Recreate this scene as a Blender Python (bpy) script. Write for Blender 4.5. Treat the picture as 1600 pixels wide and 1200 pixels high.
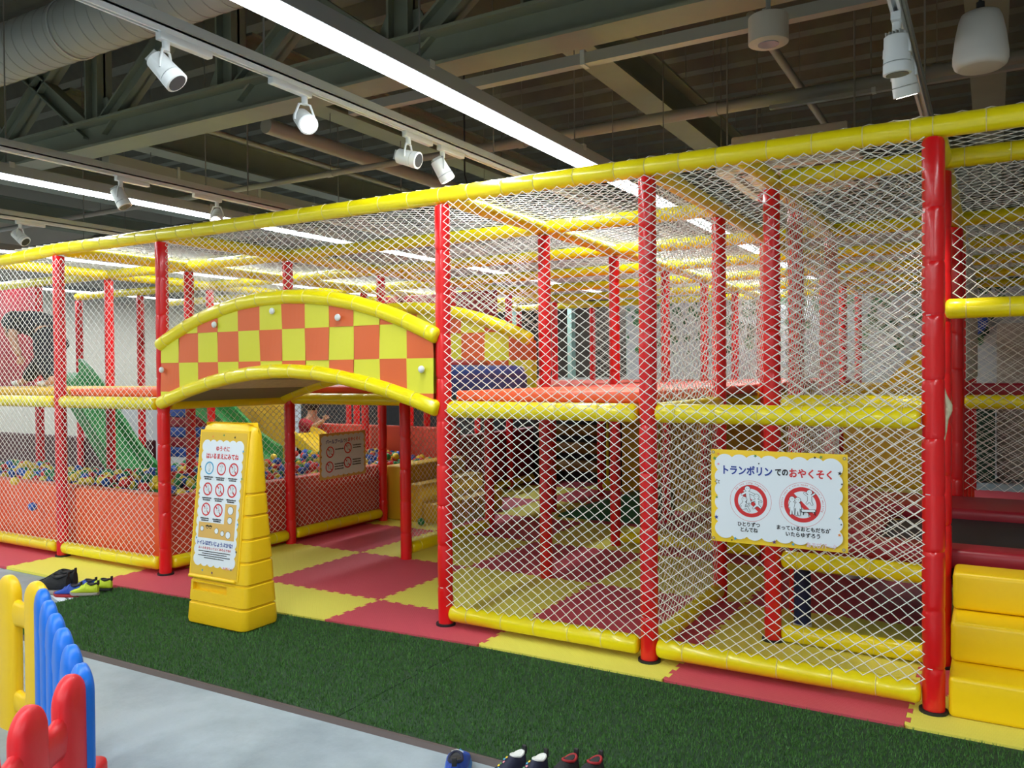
import bpy, bmesh, math, random
import numpy as np
from mathutils import Vector, Matrix
PI = math.pi
for o in list(bpy.data.objects): bpy.data.objects.remove(o)
S = bpy.context.scene
COL = S.collection

# ---------------------------------------------------------------- camera
CAM = Vector((2.6408, -3.7725, 1.4038)); YAW, PITCH, ROLL, FPX = map(float, (math.radians(30.267), math.radians(-.792), math.radians(-.437), 1288.8))
fw = Vector((-math.sin(YAW)*math.cos(PITCH), math.cos(YAW)*math.cos(PITCH), math.sin(PITCH)))
rt = Vector((math.cos(YAW), math.sin(YAW), 0)); up = rt.cross(fw)
r2 = rt*math.cos(ROLL)+up*math.sin(ROLL); u2 = -rt*math.sin(ROLL)+up*math.cos(ROLL)
cd = bpy.data.cameras.new('camera'); cam = bpy.data.objects.new('camera', cd); COL.objects.link(cam)
cam.matrix_world = Matrix(((r2.x,u2.x,-fw.x,CAM.x),(r2.y,u2.y,-fw.y,CAM.y),(r2.z,u2.z,-fw.z,CAM.z),(0,0,0,1)))
cd.sensor_fit = 'HORIZONTAL'; cd.sensor_width = 36; cd.lens = 36*FPX/1600; cd.clip_start = .05; cd.clip_end = 100
S.camera = cam

# ---------------------------------------------------------------- world, lamps, exposure
S.view_settings.view_transform = 'Standard'; S.view_settings.look = 'None'; S.view_settings.gamma = 1; S.view_settings.use_curve_mapping = False
S.view_settings.exposure = 0.0
w = bpy.data.worlds.new('world'); S.world = w; w.use_nodes = True
w.node_tree.nodes['Background'].inputs[0].default_value = (.8,.9,1,1); w.node_tree.nodes['Background'].inputs[1].default_value = .02
LEDZ = 2.9
LEDS = [(.09,-8.5,13.5), (-3.75,-8.5,13.5), (-7.59,-8.5,13.5), (3.93,-8.5,-1.2), (-11.4,-8.5,13.5), (1.7,-9.0,-4.5)]   # x, y from, y to of light lines; last added to light the front
LED_W_PER_M = 14.0
for i,(x,y0,y1) in enumerate(LEDS):
    ld = bpy.data.lights.new('led_line_light','AREA'); ld.shape='RECTANGLE'; ld.size=.13; ld.size_y=y1-y0; ld.energy=LED_W_PER_M*(y1-y0); ld.color=(.90,.985,1.0)
    lo = bpy.data.objects.new('led_line_light', ld); lo.location=(x,(y0+y1)/2,LEDZ-.012); COL.objects.link(lo)
SPOT_W = 40.0
def lamp_spot(p, d, power=1.0, ang=38):
    ld = bpy.data.lights.new('spot_beam','SPOT'); ld.energy=SPOT_W*power; ld.spot_size=math.radians(ang); ld.spot_blend=.5; ld.shadow_soft_size=.04; ld.color=(1,.96,.9)
    lo = bpy.data.objects.new('spot_beam', ld); lo.location=p; lo.rotation_euler=Vector(d).to_track_quat('-Z','Y').to_euler(); COL.objects.link(lo)

# ---------------------------------------------------------------- helpers
def lin(c):
    c = c/255; return c/12.92 if c <= .04045 else ((c+.055)/1.055)**2.4
def rgb(*c): return (lin(c[0]),lin(c[1]),lin(c[2]),1)
MATS = {}
def mat(name, col, rough=.5, bump=0, bscale=20, var=0, vscale=6, metal=0, emit=0, spec=.5, coat=0, detail=3):
    if name in MATS: return MATS[name]
    m = bpy.data.materials.new(name); m.use_nodes=True; nt=m.node_tree; b=nt.nodes['Principled BSDF']
    c = rgb(*col); b.inputs['Base Color'].default_value=c; b.inputs['Roughness'].default_value=rough; b.inputs['Metallic'].default_value=metal
    b.inputs['Specular IOR Level'].default_value=spec; b.inputs['Coat Weight'].default_value=coat; b.inputs['Coat Roughness'].default_value=.12
    if emit: b.inputs['Emission Color'].default_value=c; b.inputs['Emission Strength'].default_value=emit
    if var or bump:
        tc=nt.nodes.new('ShaderNodeTexCoord')
    if var:
        n=nt.nodes.new('ShaderNodeTexNoise'); n.inputs['Scale'].default_value=vscale; n.inputs['Detail'].default_value=detail
        nt.links.new(tc.outputs['Object'], n.inputs['Vector'])
        mr=nt.nodes.new('ShaderNodeMapRange'); mr.inputs['From Min'].default_value=.3; mr.inputs['From Max'].default_value=.7; mr.inputs['To Min'].default_value=1-var; mr.inputs['To Max'].default_value=1+var
        nt.links.new(n.outputs['Fac'], mr.inputs['Value'])
        mx=nt.nodes.new('ShaderNodeVectorMath'); mx.operation='SCALE'; mx.inputs[0].default_value=c[:3]; nt.links.new(mr.outputs['Result'], mx.inputs['Scale'])
        nt.links.new(mx.outputs['Vector'], b.inputs['Base Color'])
    if bump:
        n2=nt.nodes.new('ShaderNodeTexNoise'); n2.inputs['Scale'].default_value=bscale; n2.inputs['Detail'].default_value=2
        nt.links.new(tc.outputs['Object'], n2.inputs['Vector'])
        bp=nt.nodes.new('ShaderNodeBump'); bp.inputs['Strength'].default_value=bump; bp.inputs['Distance'].default_value=.02
        nt.links.new(n2.outputs['Fac'], bp.inputs['Height']); nt.links.new(bp.outputs['Normal'], b.inputs['Normal'])
    MATS[name]=m; return m
RED = mat('red_vinyl',(224,20,26),.28,.15,16,coat=.3)
YEL = mat('yellow_vinyl',(240,222,10),.3,.14,16,coat=.3)
DRED = mat('dark_red_vinyl',(150,26,42),.4,.1,10)
ORA = mat('orange_vinyl',(240,96,48),.4,.12,9)
SAL = mat('salmon_vinyl',(214,72,52),.45,.1,9)
BLU = mat('blue_vinyl',(38,84,170),.4,.08,9)
GOLD = mat('golden_yellow_vinyl',(246,206,12),.36,.12,9)
MUST = mat('mustard_vinyl',(214,172,40),.45,.1,9)
GRN = mat('green_plastic',(64,150,84),.4)
BLK = mat('black_rubber',(28,28,30),.6)
NET = mat('white_net_cord',(232,232,224),.6,spec=.3)
TIE = mat('cable_tie',(228,214,130),.35)
WHT = mat('white_enamel',(222,226,226),.35)
GRY = mat('grey_paint',(166,170,166),.5)
STEEL = mat('painted_steel_beam',(118,124,108),.55,var=.06,vscale=3)
FLANGE = STEEL
DUCT = mat('duct_metal',(142,144,138),.5,var=.05,vscale=2)
PIPE = mat('pipe_paint',(134,134,126),.5)
MPINK = None

class MB:
    def __init__(s): s.v=[]; s.f=[]; s.m=[]; s.mats=[]
    def mi(s, m):
        if m is None: return 0
        if m not in s.mats: s.mats.append(m)
        return s.mats.index(m)
    def add(s, vs, fs, m=None):
        b=len(s.v); s.v += [tuple(v) for v in vs]; k=s.mi(m)
        s.f += [tuple(b+i for i in f) for f in fs]; s.m += [k]*len(fs); return s
    def box(s, x0,x1,y0,y1,z0,z1, m=None):
        return s.add([(x0,y0,z0),(x1,y0,z0),(x1,y1,z0),(x0,y1,z0),(x0,y0,z1),(x1,y0,z1),(x1,y1,z1),(x0,y1,z1)],
            [(3,2,1,0),(4,5,6,7),(0,1,5,4),(1,2,6,5),(2,3,7,6),(3,0,4,7)], m)
    def rbox(s, x0,x1,y0,y1,z0,z1, r=.02, seg=3, m=None, T=None):
        bm=bmesh.new(); bmesh.ops.create_cube(bm,size=1)
        for v in bm.verts: v.co=Vector(((x0+x1)/2+v.co.x*(x1-x0),(y0+y1)/2+v.co.y*(y1-y0),(z0+z1)/2+v.co.z*(z1-z0)))
        r=min(r,.49*min(x1-x0,y1-y0,z1-z0))
        bmesh.ops.bevel(bm,geom=bm.edges[:],offset=r,segments=seg,profile=.5,affect='EDGES')
        if T is not None: bmesh.ops.transform(bm,matrix=T,verts=bm.verts)
        return s.bm(bm,m)
    def bm(s, bm, m=None):
        bm.verts.index_update(); s.add([v.co[:] for v in bm.verts],[[v.index for v in f.verts] for f in bm.faces],m); bm.free(); return s
    def tube(s, path, r, n=12, m=None, cap=True, closed=False):
        P=[Vector(p) for p in path]; N=len(P); rr=r if hasattr(r,'__len__') else [r]*N
        vs=[]; prev=None
        for i,p in enumerate(P):
            a=P[(i-1)%N] if (i>0 or closed) else p; b=P[(i+1)%N] if (i<N-1 or closed) else p
            d=(b-a).normalized()
            if prev is None:
                x=d.cross(Vector((0,0,1)))
                if x.length<.01: x=d.cross(Vector((0,1,0)))
                x.normalize()
            else:
                x=(prev-d*prev.dot(d)); 
                if x.length<1e-6: x=d.orthogonal()
                x.normalize()
            prev=x; y=d.cross(x)
            for k in range(n):
                t=2*PI*k/n; vs.append(p+x*(rr[i]*math.cos(t))+y*(rr[i]*math.sin(t)))
        fs=[]
        for i in range(N if closed else N-1):
            j=(i+1)%N
            for k in range(n): fs.append((i*n+k,i*n+(k+1)%n,j*n+(k+1)%n,j*n+k))
        if cap and not closed: fs += [tuple(range(n))[::-1], tuple((N-1)*n+k for k in range(n))]
        return s.add(vs,fs,m)
    def cyl(s,p0,p1,r,n=12,m=None): return s.tube([p0,p1],r,n,m)
    def prism(s, pts, fn, t, m=None):      # pts: 2d outline; fn(u,v,w) -> point; thickness t from w=0 (front) to w=-t
        n=len(pts); vs=[fn(u,v,0) for u,v in pts]+[fn(u,v,-t) for u,v in pts]
        return s.add(vs,[tuple(range(n)),tuple(range(2*n-1,n-1,-1))]+[(i,i+n,(i+1)%n+n,(i+1)%n) for i in range(n)],m)
    def sphere(s,c,r,n=12,m=None,sc=(1,1,1)):
        h=max(6,n//2+1); vs=[(c[0],c[1],c[2]+r*sc[2])]; fs=[]
        for i in range(1,h):
            a=PI*i/h
            for k in range(n): t=2*PI*k/n; vs.append((c[0]+r*sc[0]*math.sin(a)*math.cos(t),c[1]+r*sc[1]*math.sin(a)*math.sin(t),c[2]+r*sc[2]*math.cos(a)))
        vs.append((c[0],c[1],c[2]-r*sc[2])); L=len(vs)-1
        for k in range(n): fs.append((0,1+k,1+(k+1)%n)); fs.append((L,1+(h-2)*n+(k+1)%n,1+(h-2)*n+k))
        for i in range(h-2):
            for k in range(n): a=1+i*n; fs.append((a+k,a+n+k,a+n+(k+1)%n,a+(k+1)%n))
        return s.add(vs,fs,m)
    def loft(s, rings, m=None, cap=True, closed=False):
        n=len(rings[0]); vs=[p for r in rings for p in r]; fs=[]
        for i in range(len(rings)-1):
            for k in range(n): fs.append((i*n+k,i*n+(k+1)%n,(i+1)*n+(k+1)%n,(i+1)*n+k))
        if cap: fs += [tuple(range(n))[::-1], tuple((len(rings)-1)*n+k for k in range(n))]
        return s.add(vs,fs,m)
    def build(s, name, m=None, parent=None, smooth=35, local=False, at=None):
        if m is not None and not s.mats: s.mats=[m]
        off=Vector((0,0,0))
        if not local:
            if parent is not None:
                q=parent
                while q is not None: off=off+q.location; q=q.parent
            else:
                a=np.array(s.v); lo,hi=a.min(0),a.max(0); off=Vector(at) if at else Vector(((lo[0]+hi[0])/2,(lo[1]+hi[1])/2,lo[2]))
        me=bpy.data.meshes.new(name); me.from_pydata([(v[0]-off.x,v[1]-off.y,v[2]-off.z) for v in s.v],[],s.f)
        for x in s.mats: me.materials.append(x)
        if len(s.mats)>1: me.polygons.foreach_set('material_index',s.m)
        bm=bmesh.new(); bm.from_mesh(me); bmesh.ops.recalc_face_normals(bm,faces=bm.faces[:]) if s.recalc else None; bm.to_mesh(me); bm.free()
        if smooth: me.shade_smooth(); me.set_sharp_from_angle(angle=math.radians(smooth))
        o=bpy.data.objects.new(name,me); COL.objects.link(o)
        if parent is not None: o.parent=parent
        elif not local: o.location=off
        return o
    recalc=True
def tag(o,label=None,cat=None,group=None,kind=None):
    for k,v in (('label',label),('category',cat),('group',group),('kind',kind)):
        if v: o[k]=v
    return o
def thing(name,label,cat,loc=(0,0,0),group=None):
    o=bpy.data.objects.new(name,None); o.empty_display_size=.1; COL.objects.link(o); o.location=loc; return tag(o,label,cat,group)
def kids(o): return [c for c in COL.objects if c.parent is o]
def copy_tree(o, loc=None, rz=None, label=None, par=None, ks=None):
    c=o.copy(); COL.objects.link(c)
    if par is not None: c.parent=par
    if loc is not None: c.location=loc
    if rz is not None: c.rotation_euler=(0,0,rz)
    if label: c['label']=label
    for k in list(o.children): copy_tree(k,par=c)
    return c
def structure(name, mb, m=None, parent=None, smooth=35):
    o=mb.build(name,m,parent,smooth); 
    if parent is None: o['kind']='structure'
    return o

# ---------------------------------------------------------------- 2d lettering and drawing kit
def text2d(body, width=None, height=None, bold=.0, align='C'):
    cu=bpy.data.curves.new('t','FONT'); cu.body=body; cu.size=1; cu.offset=bold; cu.resolution_u=3; cu.fill_mode='FRONT'
    o=bpy.data.objects.new('t',cu); COL.objects.link(o); bpy.context.view_layer.update()
    me=bpy.data.meshes.new_from_object(o.evaluated_get(bpy.context.evaluated_depsgraph_get()))
    v=np.array([x.co[:2] for x in me.vertices]) if len(me.vertices) else np.zeros((1,2)); f=[list(p.vertices) for p in me.polygons]
    bpy.data.objects.remove(o); bpy.data.curves.remove(cu); bpy.data.meshes.remove(me)
    lo,hi=v.min(0),v.max(0); w0=hi[0]-lo[0] or 1; h0=hi[1]-lo[1] or 1
    sx = width/w0 if width else (height/h0 if height else 1); sy = height/h0 if height else sx
    v=(v-np.array([(lo[0]+hi[0])/2 if align=='C' else lo[0],(lo[1]+hi[1])/2]))*np.array([sx,sy])
    return v,f
class Flat:
    def __init__(s, fn): s.fn=fn; s.parts={}
    n_=0
    def mb(s,part): return s.parts.setdefault(part,MB())
    def uid(s,part): Flat.n_+=1; return part+'#%d'%Flat.n_
    def poly(s,part,pts,m,lay=1): s.mb(part).add([s.fn(u,v,lay*.0005) for u,v in pts],[tuple(range(len(pts)))],m)
    def text(s,part,body,u,v,m,width=None,height=None,bold=.02,lay=3,align='C',rot=0):
        part=s.uid(part); vv,f=text2d(body,width,height,bold,align); c,sn=math.cos(rot),math.sin(rot)
        s.mb(part).add([s.fn(u+a*c-b*sn,v+a*sn+b*c,lay*.0005) for a,b in vv],f,m)
    def ring(s,part,u,v,r0,r1,m,lay=2,sx=1,n=40):
        vs=[]; fs=[]
        for k in range(n):
            t=2*PI*k/n
            for r in (r0,r1): vs.append(s.fn(u+r*math.cos(t)*sx,v+r*math.sin(t),lay*.0005))
            fs.append((2*k,2*k+1,(2*k+3)%(2*n),(2*k+2)%(2*n)))
        s.mb(part).add(vs,fs,m)
    def disc(s,part,u,v,r,m,lay=2,n=24,sx=1): s.poly(part,[(u+r*math.cos(2*PI*k/n)*sx,v+r*math.sin(2*PI*k/n)) for k in range(n)],m,lay)
    def cap(s,part,a,b,r,m,lay=2):
        d=math.atan2(b[1]-a[1],b[0]-a[0]); pts=[]
        for k in range(7): t=d+PI/2+PI*k/6; pts.append((a[0]+r*math.cos(t),a[1]+r*math.sin(t)))
        for k in range(7): t=d-PI/2+PI*k/6; pts.append((b[0]+r*math.cos(t),b[1]+r*math.sin(t)))
        s.poly(part,pts,m,lay)
    def star(s,part,u,v,r,m,lay=2,rot=.3): s.poly(s.uid('star'),[(u+(r if k%2==0 else r*.42)*math.cos(rot+PI*k/5),v+(r if k%2==0 else r*.42)*math.sin(rot+PI*k/5)) for k in range(10)],m,lay)
    def figure(s,part,u,v,h,limbs,lay=4,head=(0,.42)):
        t=h*.022; part=s.uid(part)
        L=[((u+a*h,v+b*h),(u+c*h,v+d*h),r*h) for a,b,c,d,r in limbs]; hd=(u+head[0]*h,v+head[1]*h)
        for i_,(a,b,r) in enumerate(L): s.cap(part,a,b,r+t,INK,lay+.06*i_)
        s.disc(part,hd[0],hd[1],.15*h+t,INK,lay+.5)
        for i_,(a,b,r) in enumerate(L): s.cap(part,a,b,r,PAPER,lay+1+.06*i_)
        s.disc(part,hd[0],hd[1],.15*h,PAPER,lay+1.5)
        s.disc(part,hd[0]-.05*h,hd[1]+.02*h,.018*h,INK,lay+2,8); s.disc(part,hd[0]+.05*h,hd[1]+.02*h,.018*h,INK,lay+2,8)
    def dashes(s,part,u,v,w,h,m,lay=3,seed=1,align='C'):
        part=s.uid(part); R=random.Random(seed); x=u-w/2 if align=='C' else u; e=x+w
        while x<e:
            g=h*R.uniform(.55,.95); s.poly(part,[(x,v-h/2),(x+g*.8,v-h/2),(x+g*.8,v+h*R.uniform(.2,.5)),(x,v+h*R.uniform(.1,.5))],m,lay); x+=g
    def build(s,parent,smooth=0):
        for p,mb in s.parts.items(): mb.recalc=False; mb.build(p.split('#')[0],None,parent,smooth)
INK=mat('print_black',(22,22,26),.6); PAPER=mat('print_white',(226,234,240),.5); PRED=mat('print_red',(208,40,44),.5); PBLUE=mat('print_blue',(28,60,150),.5)
PYEL=mat('print_yellow',(244,204,40),.5); PTAN=mat('print_tan',(222,178,96),.5); PGRN=mat('print_green',(80,140,80),.5); PCY=mat('print_cyan',(70,160,200),.5); PORA=mat('print_orange',(240,140,60),.5); PPUR=mat('print_purple',(90,50,120),.5); PPINK=mat('print_pink',(240,150,160),.5)
STAND_POSE=[(-.0,.2,0,-.12,.11),(-.05,-.12,-.08,-.42,.05),(.05,-.12,.08,-.42,.05),(-.1,.2,-.16,-.05,.04),(.1,.2,.16,-.05,.04)]
JUMP_POSE=[(0,.2,0,-.1,.11),(-.06,-.12,-.16,-.26,.05),(.06,-.12,.14,-.3,.05),(-.1,.2,-.3,.36,.04),(.1,.2,.3,.36,.04)]
RUN_POSE=[(0,.2,.04,-.1,.1),(0,-.12,-.2,-.32,.05),(.08,-.12,.24,-.26,.05),(-.08,.2,-.3,.1,.04),(.1,.2,.3,.12,.04)]
SIT_POSE=[(-.02,.18,-.1,-.12,.11),(-.08,-.15,.18,-.1,.05),(.18,-.1,.3,-.32,.05),(.08,.15,.28,.04,.04),(-.1,.15,-.26,0,.04)]

# ---------------------------------------------------------------- room shell
def concrete():
    m=mat('concrete_floor',(150,160,165),.45,.05,40); nt=m.node_tree; b=nt.nodes['Principled BSDF']; tc=nt.nodes.new('ShaderNodeTexCoord')
    n=nt.nodes.new('ShaderNodeTexNoise'); n.inputs['Scale'].default_value=1.6; n.inputs['Detail'].default_value=8; n.inputs['Roughness'].default_value=.65
    r=nt.nodes.new('ShaderNodeValToRGB'); e=r.color_ramp.elements; e[0].position=.33; e[0].color=rgb(126,138,144); e[1].position=.62; e[1].color=rgb(164,176,182)
    nt.links.new(tc.outputs['Object'],n.inputs['Vector']); nt.links.new(n.outputs['Fac'],r.inputs['Fac']); nt.links.new(r.outputs['Color'],b.inputs['Base Color']); return m
structure('floor', MB().box(-13,8,-9.5,14,-.12,-.02), concrete())
WALLM=mat('plaster_wall',(196,188,174),.7,var=.03,vscale=1.5)
structure('wall_left', MB().box(-13.15,-13,-9.5,14,-.02,5.6), WALLM)
structure('wall_right', MB().box(8,8.15,-9.5,14,-.02,5.6), WALLM)
structure('wall_front', MB().box(-13.15,8.15,-9.65,-9.5,-.02,5.6), WALLM)
structure('wall_back', MB().box(-13.15,8.15,14,14.15,-.02,5.6), WALLM)
def mural():
    if 'mural_wall' in MATS: return MATS['mural_wall']
    m=mat('mural_wall',(214,218,218),.6); nt=m.node_tree; b=nt.nodes['Principled BSDF']; tc=nt.nodes.new('ShaderNodeTexCoord'); sp=nt.nodes.new('ShaderNodeSeparateXYZ'); nt.links.new(tc.outputs['Object'],sp.inputs[0])
    v=nt.nodes.new('ShaderNodeTexVoronoi'); v.inputs['Scale'].default_value=5.5; n=nt.nodes.new('ShaderNodeTexNoise'); n.inputs['Scale'].default_value=1.1; n.inputs['Detail'].default_value=2
    nt.links.new(tc.outputs['Object'],v.inputs['Vector']); nt.links.new(tc.outputs['Object'],n.inputs['Vector'])
    def math_(op,a,b_): 
        q=nt.nodes.new('ShaderNodeMath'); q.operation=op
        for i,x in enumerate((a,b_)):
            if isinstance(x,(int,float)): q.inputs[i].default_value=x
            else: nt.links.new(x,q.inputs[i])
        return q.outputs[0]
    band=math_('MULTIPLY',math_('GREATER_THAN',sp.outputs['Z'],1.7),math_('GREATER_THAN',n.outputs['Fac'],.41))
    leaf=math_('MULTIPLY',band,math_('LESS_THAN',v.outputs['Distance'],.42))
    mix=nt.nodes.new('ShaderNodeMix'); mix.data_type='RGBA'; mix.inputs['A'].default_value=rgb(186,191,195); nt.links.new(leaf,mix.inputs['Factor'])
    r=nt.nodes.new('ShaderNodeValToRGB'); r.color_ramp.elements[0].color=rgb(24,70,46); r.color_ramp.elements[1].color=rgb(70,130,84); sc=nt.nodes.new('ShaderNodeSeparateColor'); nt.links.new(v.outputs['Color'],sc.inputs[0]); nt.links.new(sc.outputs[0],r.inputs['Fac'])
    nt.links.new(r.outputs['Color'],mix.inputs['B']); nt.links.new(mix.outputs['Result'],b.inputs['Base Color']); return m
structure('wall_mural', MB().box(-2.6,8,9,9.12,-.02,2.75), mural())
structure('wall_partition', MB().box(-13,-6.2,9.0,9.12,-.02,2.75), mural())
structure('wall_shopfront', MB().box(-6.2,-2.6,9.2,9.32,-.02,1.25), mat('shopfront_wall',(190,196,198),.6))
structure('wall_shop', MB().box(-8.5,-2.7,11.4,11.5,-.02,3.6), mat('shop_dark',(62,52,44),.7,var=.35,vscale=2.5))
structure('trim_1', MB().box(-6.2,-2.6,9.19,9.33,1.25,1.31), GRY)
for k,x in enumerate((-6.2,-4.95,-3.75,-2.65)): structure('trim_%d'%(k+2), MB().box(x-.04,x+.04,9.18,9.34,1.31,2.75), mat('pale_green_post',(150,180,170),.5))
# folded plate roof deck, ribs running along x
ROD=mat('hanger_steel',(112,110,104),.5)
DECK=mat('roof_deck_sheet',(92,92,80),.7,.1,30,var=.1,vscale=5)
mb=MB(); p=.55; ys=[]; y=-9.5
while y<14:
    ys += [(y,5.2),(y+.17,5.2),(y+.25,5.36),(y+.47,5.36)]; y+=p
ys.append((y,5.2)); pr=[(yy,zz) for yy,zz in ys]
vs=[(-13.1,yy,zz) for yy,zz in pr]+[(8.1,yy,zz) for yy,zz in pr]; n=len(pr)
mb.add(vs,[(i,i+1,n+i+1,n+i) for i in range(n-1)]); mb.recalc=False
structure('ceiling', mb, DECK, smooth=0)
structure('ceiling_slab', MB().box(-13.15,8.15,-9.6,14.1,5.38,5.5), DECK)
def hbeam(mb, axis, a0,a1, c, z0, w, h, t=.025):
    for (q0,q1,zz0,zz1) in ((c-w/2,c+w/2,z0,z0+t),(c-t/2,c+t/2,z0+t,z0+h-t),(c-w/2,c+w/2,z0+h-t,z0+h)):
        mb.box(a0,a1,q0,q1,zz0,zz1) if axis=='x' else mb.box(q0,q1,a0,a1,zz0,zz1)
for k,x in enumerate((-11.65,-8.8,-5.78,-3.1,-.25,2.6,5.45)):
    mb=MB(); hbeam(mb,'y',1.36,13.9,x,4.0,.28,.4); structure('ceiling_beam_%d'%(k+1),mb,STEEL,smooth=0)
def truss(yc, idx):
    root=bpy.data.objects.new('roof_truss_%d'%idx,None); COL.objects.link(root); root.location=(0,yc,3.6); root['kind']='structure'
    mb=MB(); hbeam(mb,'x',-12.9,7.9,yc,3.6,.28,.27); mb.build('bottom_chord',STEEL,root,0)
    mb=MB(); hbeam(mb,'x',-12.9,7.9,yc,4.86,.24,.24); mb.build('top_chord',STEEL,root,0)
    nodes=[-4.92-1.87*k for k in range(-6,5)]
    for j,x in enumerate(nodes):
        mb=MB(); mb.box(x-.1,x+.1,yc-.012,yc+.012,3.85,4.88); mb.box(x-.1,x-.08,yc-.08,yc+.08,3.85,4.88); mb.box(x+.08,x+.1,yc-.08,yc+.08,3.85,4.88); mb.build('vertical_strut',STEEL,root,0)
        for sgn in (1,-1):
            if j%2==0 or sgn==1:
                a=Vector((x+sgn*.1,yc,3.8)); b=Vector((x+sgn*1.62,yc,4.9)); d=(b-a).normalized(); nrm=Vector((-d.z,0,d.x)); mb=MB()
                for q0,q1,y0,y1 in ((-.085,.085,-.012,.012),(-.085,-.065,-.07,.07),(.065,.085,-.07,.07)):
                    mb.add([p_+nrm*q+Vector((0,yy,0)) for p_ in (a,b) for q,yy in ((q0,y0),(q1,y0),(q1,y1),(q0,y1))],[(0,1,2,3),(7,6,5,4),(0,4,5,1),(1,5,6,2),(2,6,7,3),(3,7,4,0)])
                mb.build('diagonal_brace',STEEL,root,0)
        mb=MB(); mb.add([(x-.3,yc-.014,3.86),(x+.3,yc-.014,3.86),(x+.16,yc-.014,4.1),(x-.16,yc-.014,4.1),(x-.3,yc+.014,3.86),(x+.3,yc+.014,3.86),(x+.16,yc+.014,4.1),(x-.16,yc+.014,4.1)],[(3,2,1,0),(4,5,6,7),(0,1,5,4),(1,2,6,5),(2,3,7,6),(3,0,4,7)]); mb.build('gusset_plate',STEEL,root,0)
truss(1.2,1); truss(10.5,2)

# ---------------------------------------------------------------- puzzle mats
def matmat(name,col):
    m=mat(name,col,.6); nt=m.node_tree; b=nt.nodes['Principled BSDF']; tc=nt.nodes.new('ShaderNodeTexCoord')
    ws=[]
    for a in (.785,-.785):
        mp=nt.nodes.new('ShaderNodeMapping'); mp.inputs['Rotation'].default_value=(0,0,a); nt.links.new(tc.outputs['Object'],mp.inputs['Vector'])
        wv=nt.nodes.new('ShaderNodeTexWave'); wv.inputs['Scale'].default_value=30; nt.links.new(mp.outputs['Vector'],wv.inputs['Vector']); ws.append(wv)
    ad=nt.nodes.new('ShaderNodeMath'); ad.operation='ADD'; nt.links.new(ws[0].outputs['Fac'],ad.inputs[0]); nt.links.new(ws[1].outputs['Fac'],ad.inputs[1])
    bp=nt.nodes.new('ShaderNodeBump'); bp.inputs['Strength'].default_value=.35; bp.inputs['Distance'].default_value=.003; nt.links.new(ad.outputs[0],bp.inputs['Height']); nt.links.new(bp.outputs['Normal'],b.inputs['Normal']); return m
MPINK=matmat('pink_mat_foam',(206,78,92)); MYEL=matmat('yellow_mat_foam',(234,224,92))
def teeth(L=1.0,k=10,d=.02):
    pts=[]; p=L/k
    for i in range(k):
        a=i*p; pts += [(a,-d/2),(a+.30*p,-d/2),(a+.22*p,d/2),(a+.78*p,d/2),(a+.70*p,-d/2)]
    pts.append((L,-d/2)); return pts
TE=teeth()
def front_y(x): return -.42 if x<-2.45 else -.36+(min(x,.35)+2.45)*(.155/2.8)
ORD=['first','second','third','fourth','fifth','sixth','seventh','eighth','ninth','tenth']
CNAME={-5:'at the cropped pit end',-4:'before the ball pit',-3:'behind the shoes',-2:"by the pit-side arch post",-1:'below the arch crown',0:"by the net-side arch post",1:'below the mid front net',2:'below the trampoline banner',3:'beside the yellow steps',4:'behind the yellow steps'}
X0,Y0=-.654,-.786
for i in range(-5,5):
    for j in range(0,8):
        if i<=-3 and j>=1: continue
        x0,y0=X0+i,Y0+j; x1,y1=x0+1,y0+1
        bot=None
        left=[(x0+b,y0+a) for a,b in TE]; right=[(x1+b,y0+a) for a,b in TE]; top=[(x0+a,y1+b) for a,b in TE]; botp=[(x0+a,y0+b) for a,b in TE]
        if j==0:
            fa,fb=front_y(x0+.01),front_y(x1-.01)
            botp=[(x0+.009,fa)]+([(-2.452,-.42),(-2.446,front_y(-2.446))] if x0<-2.45<x1 else [])+[(x1-.009,fb)]; left=[q for q in left if q[1]>fa]; right=[q for q in right if q[1]>fb]
        poly=(botp if j==0 else botp[:-1])+right[:-1]+top[::-1][:-1]+(left[::-1] if j==0 else left[::-1][:-1])
        nq=len(poly); sh=[]
        for k_ in range(nq):
            a_,b_,c_=Vector(poly[k_-1]),Vector(poly[k_]),Vector(poly[(k_+1)%nq]); e1=(b_-a_).normalized(); e2=(c_-b_).normalized(); nn=Vector((-(e1.y+e2.y),e1.x+e2.x)); nn=nn.normalized() if nn.length>1e-6 else nn
            sh.append(tuple(b_+nn*.0011))
        poly=sh
        o=MB().prism(poly,lambda u,v,w_:(u,v,w_),.018,MPINK if (i+j)%2==0 else MYEL).build('puzzle_mat',None,None,0,at=(x0,y0,0))
        tag(o,'%s puzzle floor mat, %s row from the turf, %s'%('pink' if (i+j)%2==0 else 'yellow',ORD[j],CNAME[i]),'floor mat','puzzle floor mats')

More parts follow.
